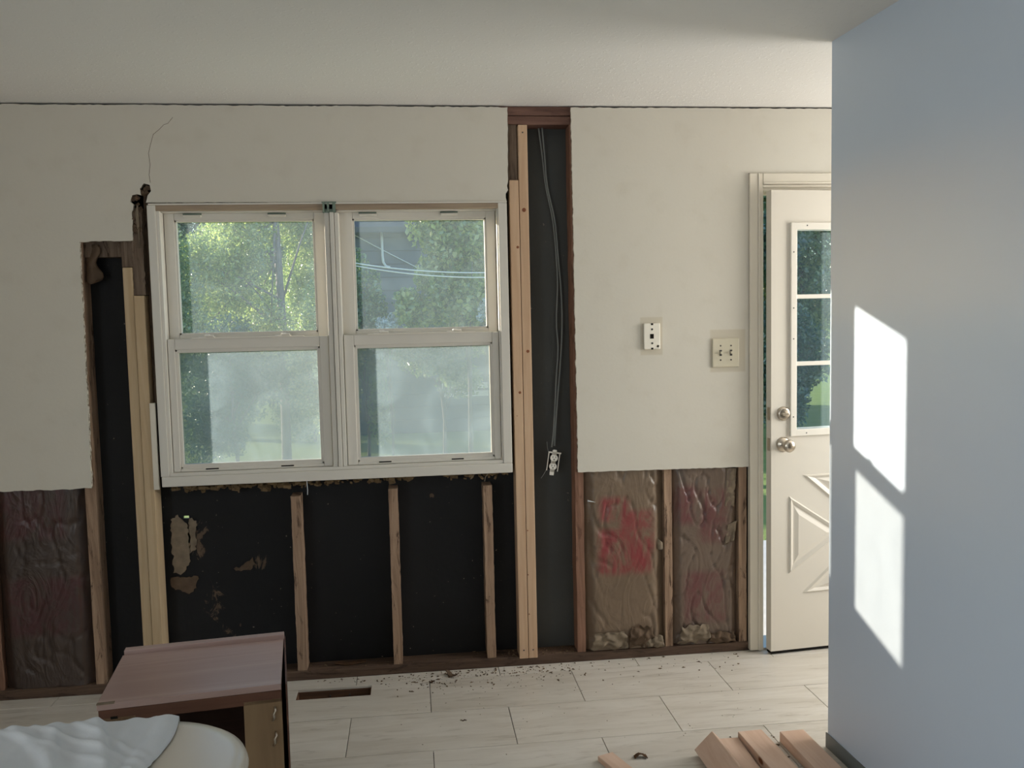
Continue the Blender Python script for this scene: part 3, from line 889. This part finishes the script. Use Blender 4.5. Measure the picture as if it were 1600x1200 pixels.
for s_ in (-1, 1):
    x_ = s_ * .0235
    tg = MB().box(x_ - .005, x_ + .005, -.0095, -.006, -.013, .013).build('toggle_slot', 'screw_steel', sw)
    MB().box(x_ - .0042, x_ + .0042, -.021, -.008, -.004, .006, bev=.001, mat=None).build('toggle', 'switch_plastic', sw)
    for z_ in (.031, -.031):
        MB().lathe([(.0035, 0), (.0035, .001)], (x_, -.0078, z_), (0, -1, 0), 12).build('screw', 'screw_steel', sw)

# ------------------------------------------------------------------ door, ajar, and its casing
dc = thing('trim_2', (1.5, 0, 0), 'cream door casing with a moulded profile', kind='structure')
def casing(mb, x0, x1, z0, z1, vert, flip=1):
    w = (x1 - x0) if vert else (z1 - z0)
    for (a, b, d_) in ((0, .62, .012), (.62, .78, .016), (.80, 1.0, .010)):
        if vert:
            p0, p1 = (x0 + a * w, x0 + b * w) if flip > 0 else (x1 - b * w, x1 - a * w)
            mb.box(p0, p1, -d_, 0.016, z0, z1, bev=.002)
        else:
            mb.box(x0, x1, -d_, .016, z1 - b * w, z1 - a * w, bev=.002)
    return mb
child(dc, 'side_casing', 'white_trim', casing(MB(), 1.4715, 1.532, 0.006, 2.116, True))
child(dc, 'side_casing', 'white_trim', casing(MB(), 2.392, 2.452, 0.006, 2.116, True, -1))
child(dc, 'head_casing', 'white_trim', casing(MB(), 1.532, 2.392, 2.056, 2.116, False))
child(dc, 'door_jamb', 'white_trim', MB().box(1.520, 1.538, 0.0, .135, 0.0, 2.056, bev=.001).box(1.538, 1.548, .055, .085, 0, 2.05))
child(dc, 'door_jamb', 'white_trim', MB().box(2.386, 2.404, 0.0, .135, 0.0, 2.056, bev=.001))
child(dc, 'head_jamb', 'white_trim', MB().box(1.538, 2.386, 0.0, .135, 2.044, 2.056).box(1.538, 2.386, .055, .085, 2.034, 2.046))
child(dc, 'threshold', 'steel', MB().box(1.538, 2.386, .0, .15, -0.008, .010, bev=.003))
child(dc, 'strike_plate', 'steel', MB().box(1.5375, 1.5395, .012, .045, .90, .965))

TH = math.radians(5.2)
DW, DT = .815, .044
hx_, hy_ = 2.359, .012
dr = thing('door_1', (hx_, hy_, .016), 'white half-lite exterior door standing ajar, cross-buck panels below', kind='structure', rz=TH)
# local: x from -DW (latch edge) to 0 (hinges), y 0 (room face) to DT, z 0..2.02
DH = 2.022
gz0, gz1 = .985, 1.858
gx0, gx1 = -DW + .112, -.112
slab = MB()
slab.box(-DW, gx0, 0, DT, 0, DH).box(gx1, 0, 0, DT, 0, DH).box(gx0, gx1, 0, DT, 0, gz0).box(gx0, gx1, 0, DT, gz1, DH)
slab.build('slab', 'door_paint', dr)
bx('sweep', 'dark_slot', dr, -DW + .002, -.002, .004, DT - .004, -.012, 0)
lf = MB()
ow = .026
for yy in ((-.012, .002), (DT - .002, DT + .012)):
    lf.box(gx0 - ow, gx0 + .004, yy[0], yy[1], gz0 - ow, gz1 + ow, bev=.003).box(gx1 - .004, gx1 + ow, yy[0], yy[1], gz0 - ow, gz1 + ow, bev=.003)
    lf.box(gx0, gx1, yy[0], yy[1], gz0 - ow, gz0 + .004, bev=.003).box(gx0, gx1, yy[0], yy[1], gz1 - .004, gz1 + ow, bev=.003)
lite = lf.build('lite_frame', 'white_metal', dr)
pw, ph_ = (gx1 - gx0) / 3, (gz1 - gz0) / 3
for i in range(1, 3):
    MB().box(gx0 + pw * i - .009, gx0 + pw * i + .009, -.008, .014, gz0, gz1, bev=.002).build('muntin', 'white_metal', lite)
    MB().box(gx0, gx1, -.007, .013, gz0 + ph_ * i - .009, gz0 + ph_ * i + .009, bev=.002).build('muntin', 'white_metal', lite)
for i in range(3):
    for j in range(3):
        MB().box(gx0 + pw * i, gx0 + pw * (i + 1), .018, .021, gz0 + ph_ * j, gz0 + ph_ * (j + 1)).build('pane', 'glass_door', lite)
for zz in (gz1 - .10, gz1 - .34, gz0 + .40, gz0 + .06):
    MB().lathe([(.003, 0), (.003, .001)], (gx0 - .013, -.0118, zz), (0, -1, 0), 8).build('screw', 'screw_steel', lite)
for xx in (gx0 + .05, gx0 + .3):
    for zz in (gz0 - .013, gz1 + .013):
        MB().lathe([(.003, 0), (.003, .001)], (xx, -.0118, zz), (0, -1, 0), 8).build('screw', 'screw_steel', lite)
# cross-buck: four raised triangular mouldings
def tri(p):
    c = (sum(q[0] for q in p) / 3, sum(q[1] for q in p) / 3)
    def ring(s, y):
        return [(c[0] + (q[0] - c[0]) * s, y, c[1] + (q[1] - c[1]) * s) for q in p]
    mb = MB()
    R = [ring(1.0, .0005), ring(.93, -.008), ring(.84, -.0045), ring(.76, .0), ring(.70, -.001), ring(.52, -.007)]
    V = [[mb.bm.verts.new(q) for q in r] for r in R]
    for a, b in zip(V, V[1:]):
        for i in range(3):
            mb.bm.faces.new((a[i], a[(i + 1) % 3], b[(i + 1) % 3], b[i]))
    mb.bm.faces.new(V[-1])
    mb.bm.faces.new(V[0][::-1])
    return mb.build('cross_buck_panel', 'door_paint', dr)
X0_, X1_, Z0_, Z1_ = -DW + .085, -.085, .255, .785
cx_, cz_ = (X0_ + X1_) / 2, (Z0_ + Z1_) / 2
tri([(X0_, Z0_ + .09), (cx_ - .055, cz_), (X0_, Z1_ - .09)])
tri([(X1_, Z0_ + .09), (cx_ + .055, cz_), (X1_, Z1_ - .09)])
tri([(X0_ + .065, Z1_), (cx_, cz_ + .05), (X1_ - .065, Z1_)])
tri([(X0_ + .065, Z0_), (cx_, cz_ - .05), (X1_ - .065, Z0_)])
kx = -DW + .057
kn = MB().lathe([(.033, 0), (.033, .004), (.027, .010), (.013, .014), (.012, .030), (.020, .036), (.027, .046), (.028, .054), (.024, .062), (.012, .066), (.001, .067)], (kx, -.0005, .925), (0, -1, 0), 28).build('door_knob', 'steel', dr)
MB().box(kx - .002, kx + .002, -.070, -.0665, .917, .933).build('thumb_turn', 'steel', kn)
db = MB().lathe([(.031, 0), (.031, .004), (.027, .011), (.021, .013), (.001, .0135)], (kx, -.0005, 1.060), (0, -1, 0), 28).build('deadbolt', 'steel', dr)
MB().box(kx - .016, kx + .016, -.028, -.013, 1.055, 1.065, bev=.003).build('thumb_turn', 'steel', db)
for zz in (.925, 1.060):
    bx('latch_plate', 'steel', dr, -DW - .0015, -DW + .001, .010, .034, zz - .028, zz + .028)

# ------------------------------------------------------------------ floor register opening
dt = thing('floor_duct', ((LX0 + LX1) / 2, (LY0 + LY1) / 2, -.22), 'bare rectangular register opening cut in the floor tile', 'floor vent')
wood('duct_wood', (120, 88, 64), (84, 60, 46), axis=0, rough=.8)
hw, hd = (LX1 - LX0) / 2, (LY1 - LY0) / 2
bx('duct_side', 'duct_wood', dt, -hw, hw, hd - .006, hd, 0, .211)
bx('duct_side', 'duct_wood', dt, -hw, hw, -hd, -hd + .006, 0, .211)
bx('duct_end', 'duct_wood', dt, -hw, -hw + .004, -hd + .006, hd - .006, 0, .211)
bx('duct_end', 'duct_wood', dt, hw - .004, hw, -hd + .006, hd - .006, 0, .211)
bx('duct_bottom', 'dark_slot', dt, -hw, hw, -hd, hd, -.004, .0)
for xx in (-.02, .06):
    MB().lathe([(.004, 0), (.004, .003)], (xx, hd - .006, .19), (0, -1, 0), 8).build('screw', 'screw_steel', dt)

# ------------------------------------------------------------------ brown cabinet
CW, CD, CH = .488, .394, .50
cb = thing('cabinet', (-.656, -1.052, 0), 'old brown wooden cabinet carcass with an open dark front', 'cabinet', rz=math.radians(6.9))
hw, hd = CW / 2, CD / 2
bx('top_panel', 'cabinet_veneer', cb, -hw, hw - .004, -hd + .002, hd - .030, CH - .018, CH, bev=.001)
bx('back_ledge', 'cabinet_veneer', cb, -hw + .004, hw - .002, hd - .030, hd, CH - .03, CH + .014, bev=.0015)
bx('side_panel', 'cabinet_edge', cb, -hw, -hw + .014, -hd + .018, hd, 0, CH - .018)
bx('side_panel', 'cabinet_edge', cb, hw - .016, hw - .004, -hd + .018, hd, 0, CH - .018)
sv = MB().prism([(hw - .003, hd), (hw + .001, hd), (hw + .012, -hd), (hw + .008, -hd)], 2, 0, CH - .002).build('loose_veneer', 'cabinet_edge', cb)
bx('back_panel', 'cabinet_inner', cb, -hw + .014, hw - .016, hd - .012, hd - .004, 0, CH - .018)
bx('bottom_panel', 'cabinet_inner', cb, -hw + .014, hw - .016, -hd + .018, hd - .012, .06, .075)
bx('top_rail', 'cabinet_edge', cb, -hw + .004, hw - .004, -hd, -hd + .018, CH - .052, CH - .018, bev=.001)
bx('stile', 'cabinet_stile', cb, -hw, -hw + .098, -hd, -hd + .018, 0, CH - .040, bev=.001)
rs = bx('stile', 'cabinet_stile', cb, hw - .108, hw - .004, -hd, -hd + .018, 0, CH - .040, bev=.001)
bx('bottom_rail', 'cabinet_edge', cb, -hw + .098, hw - .108, -hd, -hd + .018, .03, .075)
bx('corner_chip', 'torn_paper', cb, -hw + .0, -hw + .045, -hd - .001, -hd + .012, CH - .001, CH + .0015)
for zz in (CH - .085, CH - .158):
    MB().tube([(hw - .024, -hd - .001, zz + .022), (hw - .022, -hd - .008, zz + .012), (hw - .027, -hd - .009, zz + .004), (hw - .026, -hd - .009, zz - .008), (hw - .031, -hd - .002, zz - .018)], .0032, 7).build('wire_clip', 'steel', rs)
bx('rail_stamp', 'dark_slot', cb, -hw + .034, -hw + .052, -hd - .0008, -hd + .001, CH - .044, CH - .037)

# ------------------------------------------------------------------ white table with cloth
TZ = .74
tb = thing('table', (-.95, -2.35, 0), 'white table with a rounded corner and bullnose edge', 'table')
def rrect(x0, x1, y0, y1, r, n=10):
    P = []
    for (cx, cy, a0) in ((x1 - r, y1 - r, 0), (x0 + r, y1 - r, 90), (x0 + r, y0 + r, 180), (x1 - r, y0 + r, 270)):
        for i in range(n + 1):
            a = math.radians(a0 + 90 * i / n)
            P.append((cx + r * math.cos(a), cy + r * math.sin(a)))
    return P
tm = MB()
rings = []
for (ins, z) in ((.030, TZ - .034), (.006, TZ - .030), (0, TZ - .020), (.003, TZ - .009), (.012, TZ - .002), (.028, TZ), ):
    P = rrect(-.62 + ins, .635 - ins, -.42 + ins, .424 - ins, .20 - ins * .5, 14)
    rings.append([tm.bm.verts.new((x, y, z)) for x, y in P])
for a, b in zip(rings, rings[1:]):
    for i in range(len(a)):
        tm.bm.faces.new((a[i], a[(i + 1) % len(a)], b[(i + 1) % len(a)], b[i])).smooth = True
tm.bm.faces.new(rings[0][::-1]); tm.bm.faces.new(rings[-1])
tm.build('table_top', 'table_white', tb)
for sx in (-1, 1):
    for sy in (-1, 1):
        MB().tube([(sx * .46, sy * .28, TZ - .034), (sx * .50, sy * .32, 0.0)], .019, 12, r1=.014).build('leg', 'steel', tb)
bx('apron', 'table_white', tb, -.48, .48, -.30, .30, TZ - .075, TZ - .034, bev=.004)

FOLDS = [(-.64, -.42, .030, .010, .016), (-.71, -.30, .020, .012, .009), (-.79, -.75, .012, .022, .012), (-.86, -.5, .03, .02, .012), (-.57, -.10, .014, .020, .008), (-.535, -.12, .010, .008, .008), (-.93, -.8, .03, .012, .014), (-1.02, -.4, .03, .03, .012), (-1.1, -.6, .03, .02, .012), (-.68, -1.1, .008, .010, .005), (-.75, -1.3, .009, .009, .006), (-.83, -1.5, .010, .008, .006)]
def cloth_fn(u, v):
    # u: left to right, v: back to front
    x = -1.22 + u * (.735 + .012 * math.sin(v * 9) + .02 * v)
    y = -1.912 - v * .56
    r = 0
    p = Vector((x, y))
    for (x0, sl, wl, wr, h) in FOLDS:
        xi = x0 + sl * (y + 1.93) + .010 * noise.noise(Vector((y * 7, x0 * 9, 3)))
        q = x - xi
        r += h * (.55 + .45 * noise.noise(Vector((y * 5, x0 * 5, 8)))) * math.exp(-(q / (wl if q < 0 else wr)) ** 2)
    r += .0018 * noise.noise(Vector((x * 18, y * 14, 9))) + .0010 * noise.noise(Vector((x * 50, y * 40, 2)))
    if u > .93:
        r += .007 * math.sin((u - .93) / .07 * math.pi)
    z = TZ + .004 + max(r, 0)
    if v < .035:
        z -= (.035 - v) * .9
    return (x, y, z)
cl = MB().grid(150, 90, cloth_fn).build('cloth', 'fabric', off=(-.85, -2.2, TZ))
cl.modifiers.new('thick', 'SOLIDIFY').thickness = .0015
tag(cl, 'crumpled white cloth spread over the white table', 'cloth')

# ------------------------------------------------------------------ lumber offcuts on the floor
def offcut(label, x, y1, L, z, w=.089, t=.038, rz=0.0, ry=0.0, mat='pine_lying'):
    o = MB().box(-w / 2, w / 2, -L, 0, 0, t, bev=.0025).build('lumber_offcut', mat)
    o.location = (x, y1, z)
    o.rotation_euler = (0, ry, rz)
    return tag(o, label, 'lumber', 'pine offcuts on the floor')
offcut('pine offcut leaning tilted on its long edge, leftmost in the pile', .985, -.868, .55, .027, ry=math.radians(-44), rz=math.radians(1))
offcut('flat pine offcut lying lowest, between the tilted and the middle one', 1.076, -.800, .50, .0, w=.070, t=.020, rz=math.radians(-2))
offcut('middle pine offcut lying flat, second from the partition', 1.155, -.795, .60, .001, rz=math.radians(2.5))
offcut('knotty pine offcut lying nearest the partition', 1.300, -.818, .60, .001, rz=math.radians(1.5))
offcut('tip of a pine offcut at the lower picture edge', .62, -.842, .30, .0, w=.06, t=.02, rz=math.radians(20))
ch = MB()
def chip_fn(u, v):
    return (.72 + u * .045, -.86 + v * .02 + .006 * math.sin(u * 4), .004 + .012 * math.sin(u * 3.1) * (1 - .5 * v) + .004 * noise.noise(Vector((u * 6, v * 6, 0))))
o = ch.grid(12, 6, chip_fn).build('bark_chip', 'chip_brown', off=(.74, -.85, 0))
o.modifiers.new('thick', 'SOLIDIFY').thickness = .003
tag(o, 'curled brown bark chip left of the lumber pile', 'debris')

# larger debris
def curl(name, label, cx, cy, cz, w, d, h, rz, mat='chip_brown'):
    def f(u, v):
        a = (u - .5) * 2
        x = a * w / 2
        y = (v - .5) * d * (1 - .5 * a * a) + .004 * math.sin(u * 11)
        z = h * (a * a * .8 + .15 * noise.noise(Vector((u * 5, v * 5, cx)))) + .003
        c_, s_ = math.cos(rz), math.sin(rz)
        return (cx + x * c_ - y * s_, cy + x * s_ + y * c_, cz + z)
    o = MB().grid(16, 6, f).build(name, mat, off=(cx, cy, cz))
    o.modifiers.new('thick', 'SOLIDIFY').thickness = .002
    return tag(o, label, 'debris')
curl('torn_scrap', 'curled brown scrap on the floor below the middle short stud', .135, -.055, 0, .065, .030, .022, -.6, 'kraft_scrap')
curl('torn_scrap', 'small dark scrap on the tile joint left of the curled one', .045, -.105, 0, .022, .012, .006, .4)
curl('bark_strip', 'flat brown bark strip lying on the bottom plate left of the middle stud', -.30, .055, PZ, .13, .035, .006, .05)
curl('dark_splinter', 'short dark splinter on the floor tile in front of the studs', .155, -.475, 0, .022, .004, .001, .05)
# crumbs: nobody could count them
cb_ = MB()
def crumb(x, y, z, s):
    mt = Matrix.Translation((x, y, z + s * .35)) @ Matrix.Rotation(random.uniform(0, 6.3), 4, 'Z') @ Matrix.Rotation(random.uniform(-.5, .5), 4, 'X')
    a = s * random.uniform(.6, 1.6)
    vs_ = [cb_.bm.verts.new(mt @ Vector(p)) for p in ((-a, -s * .5, -s * .3), (a, -s * .4, -s * .3), (0, s * .6, -s * .3), (random.uniform(-.3, .3) * s, 0, s * .4))]
    for q in ((0, 1, 2), (0, 1, 3), (1, 2, 3), (2, 0, 3)):
        cb_.bm.faces.new([vs_[i] for i in q])
for i in range(420):
    x = random.choice([random.gauss(.42, .16), random.uniform(-.5, 1.4), random.gauss(.1, .15)])
    y = -.004 - abs(random.gauss(0, .09))
    if LX0 - .02 < x < LX1 + .02 and LY0 - .02 < y < LY1 + .02:
        continue
    crumb(x, y, 0, random.choice([.0025, .003, .004, .005, .007]))
for i in range(260):
    x = random.choice([random.gauss(.40, .07), random.uniform(-.5, .68), random.uniform(.53, .68)])
    crumb(x, random.uniform(.012, .10), PZ, random.choice([.002, .003, .004, .006]))
for i in range(60):
    crumb(random.uniform(.95, 1.38), random.uniform(-1.0, -.74), 0, random.choice([.0025, .004, .006]))
for i in range(60):
    crumb(random.uniform(-.1, 1.3), random.uniform(-.8, -.1), 0, random.choice([.002, .003]))
tag(cb_.build('floor_crumbs', 'crumb'), 'scattered dark crumbs of plaster and wood along the wall foot', 'debris', kind='stuff')

# ------------------------------------------------------------------ outdoors
GZ = -0.6
tag(MB().box(-40, 40, .14, 60, GZ - .3, GZ).build('ground', 'lawn'), 'grass yard outside the window', kind='structure')

tag(MB().box(1.2, 3.3, .16, 2.2, GZ, -.10, bev=.02).build('porch_slab', 'concrete', off=(2.2, 1.2, GZ)), 'pale concrete stoop outside the door', 'stoop')

def foliage(name, blobs, count, size, mat, parent, off, aspect=.5, droop=.3):
    """blobs: (x, y, z, rx, ry, rz) ellipsoids; leaves folded along the midrib, two quads each"""
    w = np.array([b[3] * b[4] * b[5] for b in blobs]) ** .75
    idx = rng.choice(len(blobs), size=count, p=w / w.sum())
    B_ = np.array(blobs)[idx]
    d = rng.normal(size=(count, 3))
    d /= np.linalg.norm(d, axis=1)[:, None]
    r = rng.random(count) ** .45
    c = B_[:, :3] + d * r[:, None] * B_[:, 3:]
    t = rng.normal(size=(count, 3)); t[:, 2] -= droop
    t /= np.linalg.norm(t, axis=1)[:, None]
    s = np.cross(t, rng.normal(size=(count, 3)))
    s /= np.linalg.norm(s, axis=1)[:, None]
    nn = np.cross(t, s)
    L = size * rng.uniform(.6, 1.3, count)[:, None]
    W_ = L * aspect * .5
    tip, base = c + t * L * .5, c - t * L * .5
    lft, rgt = c + s * W_ + nn * L * .10 - t * L * .08, c - s * W_ + nn * L * .10 - t * L * .08
    co = np.stack([base, rgt, tip, lft], 1).reshape(-1, 3) - np.array(off)
    me = bpy.data.meshes.new(name)
    me.vertices.add(count * 4)
    me.vertices.foreach_set('co', co.astype(np.float32).ravel())
    q = np.arange(count)[:, None] * 4
    tri_ = np.concatenate([q + np.array([[0, 1, 2]]), q + np.array([[0, 2, 3]])], 1).astype(np.int32).ravel()
    me.loops.add(count * 6)
    me.loops.foreach_set('vertex_index', tri_)
    me.polygons.add(count * 2)
    me.polygons.foreach_set('loop_start', np.arange(0, count * 6, 3, dtype=np.int32))
    me.polygons.foreach_set('loop_total', np.full(count * 2, 3, dtype=np.int32))
    me.update(calc_edges=True)
    me.validate()
    me.materials.append(M[mat])
    o = bpy.data.objects.new(name, me)
    col.objects.link(o)
    o.parent = parent
    o['kind'] = 'stuff'
    return o

def plant(name, label, cat, x, y, blobs, count, size, mat, trunk=.05, top=None, group='trees and shrubs outside', aspect=.5, sub=13):
    t = thing(name, (x, y, GZ), label, cat, group=group)
    # break each big blob into smaller clumps
    bl = []
    for b in blobs:
        for i in range(sub):
            d = rng.normal(size=3); d /= np.linalg.norm(d)
            q = .82 * rng.random() ** .45
            f = rng.uniform(.20, .46)
            bl.append((b[0] + d[0] * b[3] * q, b[1] + d[1] * b[4] * q, b[2] + d[2] * b[5] * q, b[3] * f, b[4] * f, b[5] * f))
    foliage('foliage', bl, count, size, mat, t, (x, y, GZ), aspect)
    zt = top or max(b[2] for b in blobs)
    mb = MB()
    mb.tube([(0, 0, 0), (.02, 0, (zt - GZ) * .4), (-.03, .02, (zt - GZ) * .75), (.0, 0, zt - GZ)], trunk, 10, r1=trunk * .45)
    mb.build('trunk', 'bark', t)
    br = MB()
    for b in bl[:14]:
        z0 = (zt - GZ) * rng.uniform(.3, .8)
        e = Vector((b[0] - x, b[1] - y, b[2] - GZ))
        br.tube([(0, 0, z0), Vector((0, 0, z0)).lerp(e, .5) + Vector((0, 0, .06)), e], trunk * .3, 6, r1=trunk * .1)
    br.build('branches', 'bark', t)
    return t
plant('leafy_tree', 'bright backlit tree with a straight grey trunk behind the left window', 'tree', -1.95, 10.0, [(-2.7, 9.8, 2.2, 1.1, .9, 1.5), (-2.0, 10.6, 3.2, 1.2, .8, 1.0), (-1.5, 10.8, 1.9, .7, .6, 1.2)], 34000, .065, 'leaf_bright', .075, 4.6)
plant('tall_shrub', 'tall dense shrub at the far left of the left window', 'shrub', -3.55, 9.0, [(-3.45, 9.0, 1.2, .8, .8, 2.2)], 20000, .06, 'leaf_mid', .04)
plant('low_shrub', 'low dark shrub at the foot of the grey trunk', 'shrub', -2.35, 8.2, [(-2.4, 8.2, .62, 1.0, .6, 1.05)], 20000, .05, 'leaf_dark', .03)
plant('low_shrub', 'yellow-green shrub right of the grey trunk', 'shrub', -1.15, 8.4, [(-1.15, 8.4, 1.0, .6, .5, 1.2)], 14000, .055, 'leaf_bright', .03)
plant('young_maple', 'broad-leaved yellow-green tree filling the right window', 'tree', .78, 8.3, [(.72, 8.3, 2.2, .8, .6, .95), (.15, 8.2, 1.75, .5, .4, .55), (1.3, 8.5, 2.3, .6, .5, 1.2), (.85, 8.3, 1.5, .7, .5, .5), (.75, 8.3, 3.0, .7, .5, .5)], 24000, .085, 'leaf_bright', .035, aspect=.62)
plant('dark_shrub', 'dark shrub below the broad-leaved tree', 'shrub', .45, 9.2, [(.5, 9.2, .95, .9, .5, .60)], 8000, .07, 'leaf_mid', .03)
plant('silver_shrub', 'small silvery shrub in the right window', 'shrub', -.28, 8.0, [(-.30, 8.0, 1.42, .20, .18, .20), (-.42, 8.0, 1.20, .16, .15, .18)], 1800, .055, 'leaf_silver', .015)
plant('silver_shrub', 'small silvery shrub by the right edge of the right window', 'shrub', 1.02, 7.8, [(1.02, 7.8, 1.62, .18, .15, .20)], 900, .055, 'leaf_silver', .015)
plant('mixed_shrub', 'shrub in the lower left corner of the right window', 'shrub', -.62, 8.4, [(-.62, 8.4, 1.0, .5, .4, 1.35)], 14000, .06, 'leaf_mid', .025)
plant('hedge_shrub', 'tall hedge plant closing the view behind the grey trunk', 'shrub', -3.4, 12.6, [(-3.5, 12.6, 1.3, 1.2, .6, 2.3)], 26000, .07, 'leaf_mid', .05)
plant('hedge_shrub', 'tall hedge plant between the grey trunk and the shed', 'shrub', -1.75, 12.0, [(-2.0, 12.0, 1.2, .75, .5, 2.2)], 22000, .065, 'leaf_bright', .05)
plant('hedge_shrub', 'dark hedge plant filling the lower door glass', 'shrub', 5.7, 9.3, [(5.7, 9.3, .7, 1.0, .6, 1.5)], 20000, .07, 'leaf_dark', .05)
plant('hedge_shrub', 'dark hedge plant at the right of the door glass', 'shrub', 7.5, 9.6, [(7.5, 9.6, .7, 1.0, .6, 1.6)], 20000, .07, 'leaf_mid', .05)
# the woods behind
for (x, y, h, r, mt, lab) in ((-7.5, 17, 8, 3.0, 'leaf_mid', 'broad tree in the woods beyond the tall shrub'), (-4.3, 15.5, 7.5, 2.3, 'leaf_dark', 'dark tree in the woods behind the grey trunk'), (-1.3, 18, 9, 2.6, 'leaf_dark', 'tall dark tree behind the shed'), (2.4, 18, 9, 2.8, 'leaf_mid', 'large tree behind the broad-leaved one'), (6.0, 13.5, 5.4, 2.2, 'leaf_dark', 'dark tree seen through the door glass'), (8.6, 15, 6.5, 2.4, 'leaf_mid', 'tree at the right of the door glass'), (12.5, 18, 8, 3.0, 'leaf_dark', 'far tree right of the door')):
    plant('woodland_tree', lab, 'tree', x, y, [(x, y, GZ + h * .42, r, r * .7, h * .42), (x + .6, y, GZ + h * .72, r * .8, r * .6, h * .28)], 26000, .13, mt, .14, GZ + h * .9)

# neighbour's shed behind the right window
sd = thing('garden_shed', (.2, 12.6, GZ), 'blue-grey shed in the shade behind the trees', 'shed')
for i in range(16):
    bx('siding_board', 'shed_siding', sd, -1.35, 1.9, -.012 - (i % 2) * .004, .02, .02 + i * .24, .02 + (i + 1) * .24 - .012)
bx('shed_body', 'shed_siding', sd, -1.33, 1.88, .02, 2.4, 0, 3.85)
MB().prism([(-.35, 3.78), (1.25, 4.9), (2.75, 3.78), (2.75, 3.68), (1.25, 4.78), (-.35, 3.68)], 0, -1.5, 2.05).build('roof', 'shed_roof', sd)
MB().tube([(-.66, -.06, 3.75), (-.66, -.06, 3.3), (-.65, -.06, 3.17), (-.60, -.09, 3.09), (-.53, -.11, 3.07)], .024, 10).build('downpipe', 'wire_white', sd)
# wires
def span(label, a, b, sag, r=.008):
    P = []
    for i in range(25):
        t = i / 24
        p = Vector(a).lerp(Vector(b), t)
        p.z -= sag * 4 * t * (1 - t)
        P.append(p)
    tag(MB().tube(P, r, 6).build('overhead_wire', 'wire_white', off=a), label, 'wire', 'wires outside the right window')
for (px_, h_, lab) in ((-.925, 3.9, 'grey wooden pole behind the bar between the two windows'), (2.9, 3.6, 'grey wooden pole beyond the right window')):
    po = thing('wire_pole', (px_, 7.22, GZ), lab, 'pole', group='poles carrying the wires')
    MB().tube([(0, 0, 0), (0, 0, h_ * .5), (0, 0, h_)], .05, 12, r1=.042).build('shaft', 'bark', po)
    MB().lathe([(.018, 0), (.026, .02), (.018, .05), (.006, .06)], (0, 0, h_), (0, 0, 1), 12).build('insulator', 'fence_white', po)
span('upper of the two sagging white wires behind the right window', (-.925, 7.175, 2.27), (2.9, 7.175, 2.28), .20)
span('lower of the two sagging white wires behind the right window', (-.925, 7.265, 2.25), (2.9, 7.265, 2.23), .22)
span('thin wire slanting down across the shaded shed', (-1.15, 12.55, 3.18), (1.1, 12.55, 2.0), .03, .010)
# white rail fence at the far right
fe = thing('rail_fence', (1.6, 10.6, GZ), 'white two-rail fence low in the right window', 'fence')
for z_ in (.84, .97):
    bx('rail', 'fence_white', fe, -1.12, 2.4, -.02, .02, z_, z_ + .09)
for xx in (-.15, 1.1, 2.3):
    bx('post', 'fence_white', fe, xx - .05, xx + .05, .02, .10, 0, 1.12)
